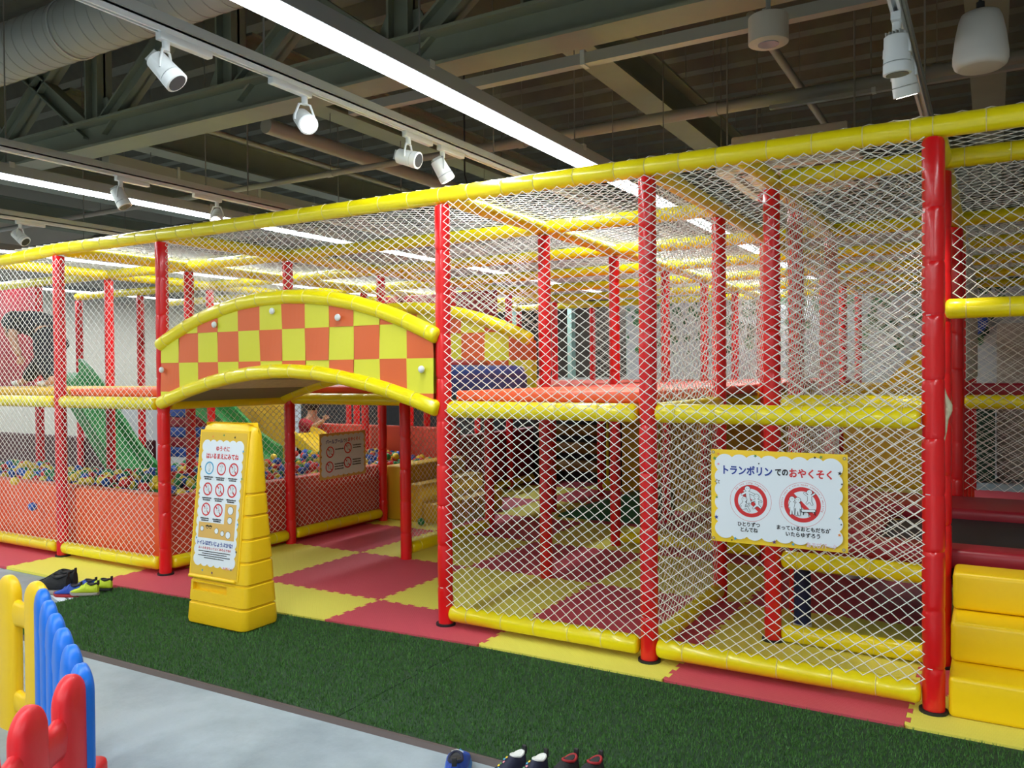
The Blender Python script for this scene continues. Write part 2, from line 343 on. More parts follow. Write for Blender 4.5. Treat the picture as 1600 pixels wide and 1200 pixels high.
# ---------------------------------------------------------------- artificial turf
TURF=mat('turf_blades',(68,114,46),.75,var=.35,vscale=60); TBACK=mat('turf_backing',(34,62,32),.9)
def turf(xa,xb,label,seed):
    root=thing('artificial_turf',label,'turf',((xa+xb)/2,-.8,-.02),'artificial turf sheets')
    fy=lambda x:-1.240+.03*(x+1.4)/3
    n=12; xs=[xa+(xb-xa)*k/n for k in range(n+1)]
    pts=[(x,fy(x)) for x in xs]+[(x,front_y(max(x,-2.4))-.004) for x in xs[::-1]]
    MB().prism(pts,lambda u,v,w_:(u,v,w_-.008),.012).build('backing',TBACK,root,0)
    R=np.random.default_rng(seed); N=int(14000*(xb-xa)*.95)
    x=R.uniform(xa,xb,N); f0=-1.245+.03*(x+1.4)/3; f1=np.where(x<-2.45,-.42,-.36+(np.minimum(x,.35)+2.45)*(.155/2.8))
    y=f0+.004+(f1-f0-.020)*R.uniform(0,1,N); a=R.uniform(0,2*PI,N); h=R.uniform(.010,.019,N); wd=R.uniform(.0016,.003,N); l=R.uniform(0,.010,N); b=R.uniform(0,2*PI,N)
    V=np.zeros((N,3,3)); z=-.009
    V[:,0]=np.stack([x-wd*np.cos(a),y-wd*np.sin(a),np.full(N,z)],1); V[:,1]=np.stack([x+wd*np.cos(a),y+wd*np.sin(a),np.full(N,z)],1); V[:,2]=np.stack([x+l*np.cos(b),y+l*np.sin(b),z+h],1)
    V-=np.array(root.location)
    me=bpy.data.meshes.new('pile'); me.vertices.add(3*N); me.loops.add(3*N); me.polygons.add(N)
    me.vertices.foreach_set('co',V.reshape(-1)); me.loops.foreach_set('vertex_index',np.arange(3*N,dtype=np.int32)); me.polygons.foreach_set('loop_start',np.arange(0,3*N,3,dtype=np.int32)); me.update(); me.validate()
    me.materials.append(TURF); o=bpy.data.objects.new('pile',me); COL.objects.link(o); o.parent=root; o['kind']='stuff'
turf(-2.4,.304,'dark green artificial turf sheet the yellow sign stand rests on',1); turf(.310,3.6,'dark green artificial turf sheet running past the trampoline steps',2)
EDGE=mat('brown_rubber',(84,72,68),.6)
mb=MB(); mb.add([(-2.42,-1.29,-.02),(3.6,-1.23,-.02),(3.6,-1.198,-.02),(-2.42,-1.258,-.02),(-2.42,-1.275,-.004),(3.6,-1.215,-.004),(3.6,-1.2,-.004),(-2.42,-1.26,-.004)],[(3,2,1,0),(4,5,6,7),(0,1,5,4),(1,2,6,5),(2,3,7,6),(3,0,4,7)])
tag(mb.build('edging_strip',EDGE),'brown rubber edging strip along the open edge of the turf','edging')
# ---------------------------------------------------------------- play frame: posts and rails
ZT,ZM,ZB=2.387,1.204,.075; RP,RR=.043,.0455
PX={-7.2:'far beyond the ball pit',-6:"on the pit's far line",-4.8:"on the pit's middle line",-3.63:"one bay pit-ward of the arch",-2.4:"on the arch's pit-side line",-1.2:"on the arch's crown line",0:"on the arch's net-side line",1.2:'on the mid front net line',1.65:'on the trampoline banner line',2.43:'on the tallest front post line',3.6:"beyond the yellow steps"}
def post_mesh(z1, seams, ties, seed, r=RP, n=18):
    R=random.Random(seed); prof=[(0,r*.98)]; z=0
    cuts=sorted(seams)
    for c in cuts:
        prof += [(c-.10,r*1.012),(c-.022,r),(c-.008,r*.97),(c,r*.91),(c+.008,r*.97),(c+.022,r)]
    prof += [(z1-.01,r),(z1,r*.9)]
    return MB().tube([(R.uniform(-.0012,.0012),R.uniform(-.0012,.0012),z) for z,_ in prof],[q for _,q in prof],n)
POSTS={}
def post(x,y,label,z1=2.335,detail=False,z0=0,name='padded_post'):
    key=(z1-z0,detail); 
    R=random.Random(int(x*1000+y*77)); seams=[.2+.235*k+R.uniform(-.02,.02) for k in range(int((z1-z0-.15)/.235))]
    if detail:
        root=thing(name,label,'post',(x,y,z0),'red padded posts')
        me=post_mesh(z1-z0,seams,0,R.random()); me.build('foam_sleeve',RED,root,40,local=True)
        fl=MB(); fl.cyl((0,0,0),(0,0,.012),RP+.012,20); fl.build('base_plate',BLK,root,40,local=True)
        for s_ in seams[::3]:
            t=MB(); a=-2.2+R.uniform(-.5,.5); t.tube([((RP*.93)*math.cos(a+k*.12),(RP*.93)*math.sin(a+k*.12),s_) for k in range(5)],.002,6,WHT); t.build('cable_tie',None,root,40,local=True)
        return root
    if key not in POSTS: POSTS[key]=post_mesh(z1-z0,[.2+.24*k for k in range(int((z1-z0-.15)/.24))],0,5,n=14).build(name,RED,None,40,local=True); o=POSTS[key]
    else: o=POSTS[key].copy(); COL.objects.link(o)
    o.location=(x,y,z0); return tag(o,label,'post','red padded posts')
FRONT={-4.8:'red padded post, front row, at the cropped end of the frame',-3.63:'red padded front post behind the row of shoes',-2.4:"red padded front post at the arch's foot nearest the ball pit",0:"red padded front post at the arch's foot beside the open net bay",1.2:'red padded front post with the white net passing across it',2.43:'tallest looking red padded front post beside the yellow steps, sleeve torn'}
for x,l in FRONT.items(): post(x,0,l,detail=True)
tall=[o for o in COL.objects if o.get('label','').startswith('tallest looking')][0]
mb=MB(); mb.loft([[(.036+w_*1.0+.004*math.cos(a),.012*math.cos(a)+.01,z) if False else (.034+w_*(.5+.5*math.cos(a)),.02+.018*math.sin(a),z) for a in [2*PI*k/10 for k in range(10)]] for z,w_ in ((1.10,.004),(1.15,.014),(1.20,.020),(1.235,.034),(1.26,.034),(1.30,.014),(1.34,.004))])
tf=mb.build('torn_foam',mat('cream_foam',(206,200,168),.8,.3,60),tall,60,local=True); tf['label']='cream foam showing through the torn sleeve'
row=lambda j:ORD[j]+' row'
for x in (-7.2,-6,-4.8,-3.63,-2.4,0,1.2,1.65,2.43,3.6):
    for j,y in enumerate((0,1.2,2.4,3.6,4.8,6.0,7.2)):
        if y==0 or (x==1.65 and y>2.4) or (x==-7.2 and y>4) or (x>2 and y==1.2): continue
        post(x,y,'red padded post in the %s, %s'%(row(j),PX[x]))
for x,y,l in ((1.65,.6,'red padded post just behind the trampoline banner'),(2.43,.6,'red padded post tight behind the tallest front post'),(3.6,.6,'red padded post at the far end of the trampoline opening')): post(x,y,l,detail=True)
for y,l in ((1.2,'short red padded post under the bridge, middle of the passage'),(2.4,'short red padded post at the head of the yellow step block'),(3.6,'short red padded post deep under the deck behind the yellow steps'),(4.8,'short red padded post deep under the deck by the rollers')): post(-1.2,y,l,z1=1.2)

def rail_profile(L,seed,r=RR,end=True):
    R=random.Random(seed); xs=[(0,r*.55),(.006,r*.85),(.018,r)] if end else [(0,r)]
    ties=[]; x=R.uniform(.08,.14)
    while x<L-.06:
        xs += [(x-.012,r),(x-.004,r*.975),(x,r*.95),(x+.004,r*.975),(x+.012,r)]; ties.append(x); x+=R.uniform(.15,.24)
    xs += [(L-.018,r),(L-.006,r*.85),(L,r*.55)] if end else [(L,r)]
    return xs,ties
RAILN=[0]
def rail(p0,p1,label,r=RR,tied=False,sag=0,name='padded_rail',m=None,n=16):
    p0,p1=Vector(p0),Vector(p1); d=p1-p0; L=d.length; d.normalize(); RAILN[0]+=1
    xs,ties=rail_profile(L,RAILN[0],r)
    path=[p0+d*x-Vector((0,0,sag*math.sin(PI*x/L))) for x,_ in xs]; rr=[q for _,q in xs]
    if not tied:
        o=MB().tube(path,rr,n).build(name,m or YEL,None,45); return tag(o,label,'rail','yellow padded rails')
    root=thing(name,label,'rail',(p0+p1)/2,'yellow padded rails')
    MB().tube(path,rr,n).build('foam_sleeve',m or YEL,root,45)
    x=d.cross(Vector((0,0,1))); x=(x if x.length>.1 else Vector((1,0,0))).normalized(); y=d.cross(x)
    for t in ties:
        c=p0+d*t-Vector((0,0,sag*math.sin(PI*t/L))); mb=MB(); q=r*.965
        mb.tube([c+x*(q*math.cos(2*PI*k/20))+y*(q*math.sin(2*PI*k/20)) for k in range(20)],.0024,5,TIE,closed=True)
        mb.build('cable_tie',None,root,45)
    return root
# top rails: the front one in one run, then one run per row and per line
FX=[-6.3,-4.8,-3.63,-2.4,0,1.2,2.43,3.7]
FZ=[2.30,2.345,2.387,2.387,2.387,2.387,2.387,2.387]
root=thing('padded_rail','long yellow padded top rail running along the whole front of the frame','rail',(0,0,2.387),'yellow padded rails')
pts=[];rad=[];ties=[]; R=random.Random(3)
for k in range(len(FX)-1):
    x=FX[k]
    while x<FX[k+1]-.05:
        t=(x-FX[k])/(FX[k+1]-FX[k]); z=FZ[k]+(FZ[k+1]-FZ[k])*t
        for dx,q in ((-.012,1),(-.004,.975),(0,.95),(.004,.975),(.012,1)): pts.append((x+dx,0,z)); rad.append(RR*q)
        ties.append((x,z)); x+=R.uniform(.16,.23)
MB().tube(pts,rad,18).build('foam_sleeve',YEL,root,45)
for x,z in ties: MB().tube([(x,RR*.965*math.cos(2*PI*k/20),z+RR*.965*math.sin(2*PI*k/20)) for k in range(20)],.0024,5,TIE,closed=True).build('cable_tie',None,root,45)
for j,y in enumerate((1.2,2.4,3.6,4.8,6.0,7.2)):
    rail((-7.25,y,ZT),(3.7 if y>1.3 else 1.2,y,ZT),'yellow padded top rail running along the %s of posts from the front'%(ORD[j+1]+' row'))
rail((1.70,.6,ZT),(3.75,.6,ZT),'yellow padded top rail over the trampoline edge, lit brightly',tied=True)
for x in (-4.8,-3.63,-2.4,0,1.2): rail((x,.05,ZT-.003),(x,7.2,ZT-.003),'yellow padded top rail running front to back %s'%PX[x])
rail((1.65,.05,ZT-.003),(1.65,2.4,ZT-.003),'yellow padded top rail running front to back over the trampoline banner')
rail((2.43,.05,ZT-.003),(2.43,7.2,ZT-.003),'yellow padded top rail running front to back from the tallest front post')
# middle and bottom rails of the front
rail((.046,-.012,ZM),(1.154,-.012,ZM),'yellow padded middle rail beside the arch, below the orange deck',tied=True)
rail((1.246,-.012,ZM),(2.385,-.012,ZM),'yellow padded middle rail above the trampoline banner',tied=True)
rail((-3.584,-.012,ZM),(-2.446,-.012,ZM),'yellow padded middle rail above the shoes, next to the arch',tied=True)
rail((-4.9,-.012,ZM),(-3.676,-.012,ZM),'yellow padded middle rail under the bending person',tied=True)
rail((.046,-.012,ZB),(1.154,-.012,ZB),'yellow padded floor rail of the front net bay beside the arch',tied=True)
rail((1.246,-.012,ZB),(2.385,-.012,ZB),'yellow padded floor rail below the trampoline banner, nearest the turf',tied=True)
rail((-3.584,-.012,ZB),(-2.446,-.012,ZB),'yellow padded floor rail in front of the ball pit, behind the shoes',tied=True)
rail((-5.4,-.012,ZB),(-3.676,-.012,ZB),'yellow padded floor rail in front of the ball pit, cropped at the end',tied=True)
# floor rails inside
rail((-2.4,.046,ZB),(-2.4,1.154,ZB),"yellow padded floor rail along the pit wall, just behind the sign stand",tied=True)
rail((-2.4,1.246,ZB),(-2.4,2.354,ZB),"yellow padded floor rail along the pit wall, below the ball pool rules banner",tied=True)
rail((-1.2,1.246,ZB),(-1.2,2.354,ZB),'yellow padded floor rail leading from the short post to the yellow steps',tied=True)
rail((-2.4,3.646,ZB),(-2.4,4.754,ZB),'yellow padded floor rail deep under the deck, fourth row inward')
rail((-2.4,4.846,ZB),(-2.4,5.954,ZB),'yellow padded floor rail deep under the deck, fifth row inward')
rail((1.2,.046,ZB),(1.2,1.154,ZB),'yellow padded floor rail running inward from the mid front post',tied=True)
rail((.046,2.4,ZB),(1.154,2.4,ZB),'yellow padded floor rail in the third row, under the deck')
rail((1.697,.6,.05),(2.384,.6,.05),'yellow padded floor rail under the trampoline edge, beside the steps',tied=True)
rail((1.697,.6,.43),(2.384,.6,.43),'yellow padded rail along the trampoline edge, at the foot of the banner',tied=True)
rail((2.45,.50,1.68),(3.75,.50,1.68),'yellow padded guard rail crossing the trampoline opening',tied=True)
# mid-level rails inside
for j,y in enumerate((1.2,2.4,3.6,4.8,6.0,7.2)):
    for a,b,nm in ((-4.754,-3.676,'over the ball pit'),(-3.584,-2.446,'beside the arch end of the pit'),(-2.354,-.046,'under the bridge passage'),(.046,1.154,'under the mid net deck')):
        if (y>4 and a<-2.4) or (y>6.5 and a<0): continue
        rail((a,y,ZM),(b,y,ZM),'yellow padded deck rail in the %s row, %s'%(ORD[j+1],nm))
rail((1.697,.6,ZM+.03),(2.384,.6,ZM+.03),'yellow padded middle rail behind the front one, over the banner')
rail((2.476,2.4,1.19),(3.554,2.4,1.19),'yellow padded deck rail behind the trampoline opening')
rail((1.697,2.4,1.19),(2.384,2.4,1.19),'yellow padded deck rail above the mustard board')
for x in (-3.63,-2.4,0,1.2):
    rail((x,.046,ZM),(x,1.154,ZM),'yellow padded deck rail running inward %s'%PX[x])

# ---------------------------------------------------------------- nets
def net_mesh(name,U,V,pu,pv,to3,keep=None,r=.0021,seed=0,jit=.0035,vmap=None,knot=True):
    R=np.random.default_rng(seed); nu=max(2,int(round(2*U/pu))); nv=max(2,int(round(2*V/pv)))
    I,J=np.meshgrid(np.arange(nu+1),np.arange(nv+1),indexing='ij'); u=I*U/nu; t=J/nv; v=(vmap(t) if vmap else t)*V
    ph=R.uniform(0,6.28,8); edge=np.minimum(np.minimum(u,U-u)/.08,1)*np.minimum(np.minimum(v,V-v)/.08,1)
    du=jit*1.6*(np.sin(3.1*u+4.3*v+ph[0])+np.sin(7.7*u-2.9*v+ph[1]))+R.normal(0,jit*.35,u.shape)
    dv=jit*1.6*(np.sin(4.9*u+2.2*v+ph[2])+np.sin(1.7*u+8.1*v+ph[3]))+R.normal(0,jit*.35,u.shape)
    uu=u+du*edge; vv=v+dv*edge; P=np.stack(to3(uu,vv),-1)
    ok=(I+J)%2==0
    if keep is not None: ok&=keep(u,v)
    idx=np.full(ok.shape,-1); 
    A=[];B=[]
    for s_ in (1,-1):
        i0=np.arange(nu)[:,None]; j0=np.arange(nv+1)[None,:]; j1=j0+s_; val=(j1>=0)&(j1<=nv)
        j1c=np.clip(j1,0,nv); m_=ok[:-1,:]&val&ok[1:,:][np.arange(nu)[:,None],j1c]
        ii,jj=np.nonzero(m_); A.append(P[ii,jj]); B.append(P[ii+1,jj+s_])
    A=np.concatenate(A); B=np.concatenate(B); d=B-A; L=np.linalg.norm(d,axis=1,keepdims=True); d/=np.maximum(L,1e-9)
    c=P.mean((0,1)); nrm=np.cross(P[-1,0]-P[0,0],P[0,-1]-P[0,0]); nrm/=np.linalg.norm(nrm); N_=np.broadcast_to(nrm,d.shape)
    n1=np.cross(d,N_); n1/=np.linalg.norm(n1,axis=1,keepdims=True); n2=np.cross(n1,d)
    E=len(A); rj=r*R.uniform(.9,1.15,(E,1)); Vv=np.zeros((E,8,3))
    for k,q in enumerate((n1,n2,-n1,-n2)): Vv[:,k]=A+q*rj; Vv[:,4+k]=B+q*rj
    F=np.array([[k,(k+1)%4,4+(k+1)%4,4+k] for k in range(4)])
    faces=(F[None]+8*np.arange(E)[:,None,None]).reshape(-1); verts=Vv.reshape(-1,3); nq=4*E; lt=np.full(nq,4)
    if knot:
        K=P[ok]; k=len(K); ax=np.stack([np.cross(np.broadcast_to(nrm,K.shape),np.array([.0,.02,1.]))]*1,1)[:,0]; ax/=np.maximum(np.linalg.norm(ax,axis=1,keepdims=True),1e-9); az=np.cross(ax,nrm); 
        O=np.stack([K+ax*r*2.3,K+nrm*r*1.7,K-ax*r*2.3,K-nrm*r*1.7,K+az*r*1.5,K-az*r*1.5],1).reshape(-1,3)
        T=np.array([[0,1,4],[1,2,4],[2,3,4],[3,0,4],[1,0,5],[2,1,5],[3,2,5],[0,3,5]])
        faces=np.concatenate([faces,(T[None]+6*np.arange(k)[:,None,None]+len(verts)).reshape(-1)]); verts=np.concatenate([verts,O]); lt=np.concatenate([lt,np.full(8*k,3)])
    me=bpy.data.meshes.new(name); me.vertices.add(len(verts)); me.loops.add(len(faces)); me.polygons.add(len(lt))
    o0=verts.mean(0); o0[2]=verts[:,2].min(); me.vertices.foreach_set('co',(verts-o0).reshape(-1)); me.loops.foreach_set('vertex_index',faces.astype(np.int32))
    me.polygons.foreach_set('loop_start',np.concatenate([[0],np.cumsum(lt)[:-1]]).astype(np.int32)); me.update(); me.validate(); me.shade_smooth(); me.materials.append(NET)
    o=bpy.data.objects.new(name,me); COL.objects.link(o); o.location=o0; return o
NS=[10]
def net(kind,a,b,c,label,pu=.066,pv=.048,keep=None,vmap=None,r=.0021,sag=0,knot=True):
    """kind 'x': wall at y=c, a=(x0,x1), b=(z0,z1); 'y': wall at x=c, a=(y0,y1); 'r': roof at z=c, a=(x0,x1), b=(y0,y1)"""
    NS[0]+=1; U=a[1]-a[0]; V=b[1]-b[0]; ph=NS[0]
    bow=lambda u,v:.012*np.sin(PI*u/U)*np.sin(PI*v/V)
    if kind=='x': f=lambda u,v:(a[0]+u,c-bow(u,v),b[0]+v)
    elif kind=='y': f=lambda u,v:(c+bow(u,v),a[0]+u,b[0]+v)
    else: f=lambda u,v:(a[0]+u,b[0]+v,c-sag*np.sin(PI*u/U)*np.abs(np.sin(PI*v/1.2))-.25*sag*np.sin(PI*u/U))
    o=net_mesh('safety_net',U,V,pu,pv,f,keep,r,ph,vmap=vmap,knot=knot); return tag(o,label,'net','white safety nets')
vm=lambda t:t*1.0+.09*t*(1-t)
net('x',(.052,2.40),(.125,2.336),-.066,'large white diamond net across the front, beside the arch, behind the trampoline banner',.066,.0465,vmap=vm)
net('x',(-5.6,-2.43),(.125,2.30),-.066,'large white diamond net across the front of the ball pit',.062,.052)
ARCH=lambda x:1.60+.285*(1-np.minimum(np.abs(x+1.2)/1.2,1)**2.1)+.07
net('x',(-2.36,-.04),(1.62,2.335),.0,'white diamond net filling the gap above the checkered front arch',.064,.043,keep=lambda u,v:(1.62+v)>ARCH(u-2.36)-.02)
net('x',(-2.36,-.04),(1.62,2.335),1.2,'white diamond net above the second arch behind the bridge',.064,.045,keep=lambda u,v:(1.62+v)>ARCH(u-2.36)-.02,knot=False)
net('y',(.05,1.15),(.125,2.33),1.2,'white net running inward from the mid front post',.06,.05,knot=False)
net('y',(1.25,2.35),(1.32,2.33),1.2,'white net of the upper deck, second bay inward on the mid net line',.066,.05,knot=False)
net('x',(1.70,2.38),(.48,2.33),.54,'white net around the trampoline, behind the banner',.062,.048)
net('x',(2.48,3.55),(1.70,2.33),.54,'coarse white net above the guard rail of the trampoline opening',.07,.056)
net('x',(2.48,3.55),(.62,2.33),2.35,'white net closing the back of the trampoline beyond the guard rail',.075,.055,knot=False)
net('x',(1.70,2.38),(1.05,2.33),2.35,'white net above the mustard board behind the trampoline',.07,.05,knot=False)
net('y',(.65,2.35),(.6,2.33),1.708,'white net along the side of the trampoline',.066,.05,knot=False)
net('y',(.05,1.15),(.125,1.15),-2.4,'white net over the pit wall behind the sign stand',.062,.052,knot=False)
net('y',(1.25,2.35),(.125,1.15),-2.4,'white net carrying the ball pool rules banner',.058,.05,knot=False)
net('y',(1.25,2.35),(.125,1.15),-1.2,'fine net between the short post and the yellow steps',.055,.05,r=.0015,knot=False)
net('x',(.05,1.15),(1.32,2.33),6.0,'white net of the upper deck in the sixth row',.07,.055,knot=False)
net('x',(1.24,2.40),(1.3,2.34),4.8,'white net far back in the fifth row behind the trampoline',.07,.055,knot=False)
net('x',(-3.6,-2.44),(1.3,2.34),1.2,'white net of the upper deck behind the bay over the shoes',.068,.054,knot=False)
net('x',(-6,-3.66),(1.3,2.34),2.4,'white net of the upper deck behind the bending person',.07,.056,knot=False)
net('x',(-3.6,-2.44),(1.3,2.34),3.6,'white net of the upper deck at the far side of the pit',.07,.056,knot=False)
net('x',(-2.36,3.6),(.1,2.33),7.13,'white net closing the far back of the frame',.09,.065,knot=False)
net('y',(2.46,7.1),(1.32,2.33),2.485,'white net on the inward line of the tallest post',.08,.06,knot=False)
for a,b,l in ((-5.6,-3.63,'over the ball pit'),(-3.63,-2.4,'over the bay beside the arch'),(-2.4,0,'over the bridge'),(0,1.2,'over the orange deck bay'),(1.2,2.43,'over the trampoline banner bay'),(2.43,3.7,'over the yellow steps')):
    net('r',(a,b),(.03,7.15),2.447,'white roof net '+l,.10,.085,sag=.012,r=.0018,knot=False)

# ---------------------------------------------------------------- checkered arches
CHO=mat('checker_orange',(224,104,52),.5,.1,7); CHY=mat('checker_yellow',(222,218,56),.5,.1,7)
def arch_top(x): return 1.60+.275*math.sqrt(max(0,1-((x+1.2)/1.30)**2))
def arch_bot(x): return 1.205+.225*math.cos((x+1.2)/1.2*PI/2)**.85 if abs(x+1.2)<1.2 else 1.205
def arch_top(x):
    t=abs(x+1.2)/1.2; return 1.60+.285*(1-t**2.1)
def arch_bot(x):
    t=abs(x+1.2)/1.2; return 1.20+.225*(1-t**1.9)
def arch(yc,label,knobs,xr=(-2.385,-.006)):
    root=thing('arch_panel',label,'arch panel',(-1.2,yc,1.2),'checkered arch panels')
    # checkered cloth: squares of .2 m as cells, clipped by the two curves
    mb=MB(); s_=.1945; x0,x1=-2.355,-.035; nx=64
    for face,yy in ((0,yc-.03),(1,yc+.03)):
        xs=sorted(set([x0+(x1-x0)*k/nx for k in range(nx+1)]+[-2.357+s_*k for k in range(13) if x0<-2.357+s_*k<x1]))
        for a,b in zip(xs[:-1],xs[1:]):
            if b-a<1e-6: continue
            i=math.floor(((a+b)/2+2.357)/s_)
            for k in range(-1,5):
                z0,z1=1.291+.197*(k-1),1.291+.197*k
                A0,A1=max(z0,arch_bot(a)),min(z1,arch_top(a)); B0,B1=max(z0,arch_bot(b)),min(z1,arch_top(b))
                if A1<=A0 and B1<=B0: continue
                A1=max(A0,A1); B1=max(B0,B1)
                puff=lambda x,z:.006*math.sin(x*9+k)*math.sin(z*11+i)
                q=[(a,yy+puff(a,A0),A0),(b,yy+puff(b,B0),B0),(b,yy+puff(b,B1),B1),(a,yy+puff(a,A1),A1)]
                if face: q=q[::-1]
                mb.add(q,[(0,1,2,3)],CHO if (i+k)%2==1 else CHY)
    mb.recalc=False; mb.build('checker_cloth',None,root,0)
    xs=[xr[0]+(xr[1]-xr[0])*k/40 for k in range(41)]
    for nm,fn,ends in (('top_tube',arch_top,(.0,.0)),('bottom_tube',arch_bot,(0,0))):
        path=[Vector((x,yc-.02,fn(x))) for x in xs]
        cum=[0]
        for a,b in zip(path[:-1],path[1:]): cum.append(cum[-1]+(b-a).length)
        L=cum[-1]; xs_,ties=rail_profile(L,int(yc*10)+len(nm))
        def at(s):
            s=min(max(s,0),L); k=max(i for i in range(len(cum)) if cum[i]<=s+1e-9); k=min(k,len(cum)-2); return path[k].lerp(path[k+1],(s-cum[k])/(cum[k+1]-cum[k]))
        tb=MB().tube([at(s) for s,_ in xs_],[q for _,q in xs_],16).build(nm,YEL,root,45)
        for t in ties:
            d=(at(t+.01)-at(t-.01)).normalized(); x=Vector((0,1,0)); y=d.cross(x); c=at(t); mb=MB()
            mb.tube([c+x*(RR*.965*math.cos(2*PI*k/18))+y*(RR*.965*math.sin(2*PI*k/18)) for k in range(18)],.0024,5,TIE,closed=True); mb.build('cable_tie',None,tb,45)
    for x,z in knobs: MB().sphere((x,yc-.05,z),.021,14,m=WHT,sc=(1,.7,1)).build('knob',None,root,60)
KN=[(-2.323,1.441),(-1.784,1.734),(-1.253,1.80),(-.712,1.738),(-.102,1.426)]
arch(-.02,'front checkered orange and yellow arch panel over the entrance',KN)
arch(1.115,'second checkered arch panel, behind the bridge, seen through the net',KN,(-2.355,-.045))
# foot bridge between the two arches
br=thing('foot_bridge','padded foot bridge of blue and dark red bars between the checkered arches','bridge',(-1.2,.6,1.2))
for k in range(8):
    xa=-2.36+.29*k; xb=xa+.29; xc=(xa+xb)/2; t=abs(xc+1.2)/1.2; zt=1.42+.12*(1-t**1.8)
    MB().rbox(xa+.004,xb-.004,.06,1.04,max(arch_bot(xa),arch_bot(xb))+.036,zt,.06,4).build('step_bar',BLU if k in (0,3,5,7) else DRED,br,50)
for xa in (-2.352,-.078): MB().rbox(xa,xa+.03,.06,1.04,1.255,1.40,.012,3).build('end_flap',BLU,br,50)
UND=mat('bridge_underside',(196,190,160),.8,var=.1,vscale=25)
for q in range(8):
    mb=MB(); xs_=[-2.36+.29*q+.28*k/5 for k in range(6)]; mb.loft([[(x,.05,arch_bot(x)),(x,1.05,arch_bot(x)),(x,1.05,arch_bot(x)+.03),(x,.05,arch_bot(x)+.03)] for x in xs_]); mb.build('under_strip',UND if q%2 else mat('bridge_gap_shade',(124,122,100),.8),br,30)  # every other strip coloured dark for the shaded gaps between slats

# ---------------------------------------------------------------- decks
PLY=mat('deck_plywood',(150,112,60),.6)
CELLN={0:'front row',1:'second row',2:'third row',3:'fourth row',4:'fifth row',5:'sixth row'}
def deck(x0,x1,j,m,mname,where):
    y0,y1=1.2*j+.045,1.2*j+1.155
    r=thing('deck_pad','%s padded deck mat, %s, %s'%(mname,CELLN[j],where),'deck pad',((x0+x1)/2,(y0+y1)/2,1.2),'padded deck mats')
    MB().rbox(x0+.045,x1-.045,y0,y1,1.245,1.305,.018,3).build('vinyl_pad',m,r,50)
    MB().box(x0+.05,x1-.05,y0+.005,y1-.005,1.225,1.245).build('board',PLY,r,0)
for j in range(0,6): deck(0,1.2,j,ORA if j==0 else SAL,'orange' if j==0 else 'salmon red','beside the arch net-side line')
for j in range(1,5): deck(-2.4,-1.2,j,SAL,'salmon red','behind the pit-side half of the bridge'); deck(-1.2,0,j,SAL,'salmon red','behind the net-side half of the bridge')
deck(-3.63,-2.4,0,ORA,'orange','above the shoes'); deck(-4.8,-3.63,0,MUST,'mustard','under the bending person'); deck(-6,-4.8,0,MUST,'mustard','at the cropped end')
# ---------------------------------------------------------------- ball pit
pw=thing('pit_wall','orange padded low wall along the front of the ball pit','pit wall',(-3.6,.14,0),'ball pit walls')
MB().rbox(-3.58,-2.46,.07,.22,0,.53,.02,3).build('wall_pad',ORA,pw,50); MB().rbox(-5.6,-3.60,.07,.22,0,.53,.02,3).build('wall_pad',ORA,pw,50)
pw=thing('pit_wall','red orange padded low wall beside the entrance passage, under the ball pool banner','pit wall',(-2.5,1.25,0),'ball pit walls')
MB().rbox(-2.56,-2.44,.07,1.22,0,.53,.02,3).build('wall_pad',SAL,pw,50); MB().rbox(-2.56,-2.44,1.24,2.45,0,.53,.02,3).build('wall_pad',SAL,pw,50)
tag(MB().rbox(-9.6,-5.9,2.42,2.52,0,.64,.02,3).build('pit_wall',mat('shaded_red_vinyl',(74,26,30),.5),None,50),'dark red padded wall at the back of the ball pit, darkened for shade','pit wall','ball pit walls')  # dark red wall; shadow under the slides is put into its colour
pan=thing('grey_panel','pale grey partition panel standing behind the ball pit back wall','panel',(-5,4.2,0)); MB().box(-9.2,-5.7,4.1,4.14,0,1.16).build('sheet',mat('pale_panel',(196,198,198),.6),pan,0); MB().box(-9.2,-5.7,4.09,4.15,1.1,1.14).build('frame_bar',GRY,pan,0)
R=random.Random(11); BC=[mat('ball_red',(214,44,40),.3),mat('ball_blue',(32,92,190),.3),mat('ball_green',(36,140,80),.3),mat('ball_yellow',(236,208,60),.3)]; BN=['red','blue','green','yellow']
bmesh_={}
for m,nm in zip(BC,BN):
    o=MB().sphere((0,0,0),.035,12,m=m).build('pit_ball',None,None,60,local=True); bmesh_[nm]=o.data; bpy.data.objects.remove(o)
pos=[]; x=-7.1; row_=0
while x<-2.6:
    y=.27+(.032 if row_%2 else 0)
    while y<3.58:
        if x<-4.1+.3*math.sin(y*3) and y>.92+.10*math.sin(x*4): y+=.067; continue
        h=.46+.05*math.sin(x*2.3+y)*math.cos(y*1.9)+R.uniform(-.03,.035)
        pos.append((x+R.uniform(-.01,.01),y+R.uniform(-.01,.01),h,R.randrange(4))); y+=.067
    x+=.06; row_+=1
extra=[(R.uniform(-7,-2.65),R.uniform(.3,.85),.53+R.uniform(-.01,.03),R.randrange(4)) for _ in range(260)]+[(R.uniform(-3.9,-2.65),R.uniform(1,3.3),.53+R.uniform(-.01,.03),R.randrange(4)) for _ in range(140)]
pos+=extra
def blocked(p): return any((p[0]-a)**2+(p[1]-b)**2<.0064 for a in (-7.2,-6,-4.8,-3.63) for b in (1.2,2.4)) or (1.40<p[1]<1.95 and p[0]<-4.6) or (2.4<p[1]<2.9 and p[0]<-4.05) or (2.95<p[1] and p[0]<-3.5)
pos=[p for p in pos if not blocked(p)]
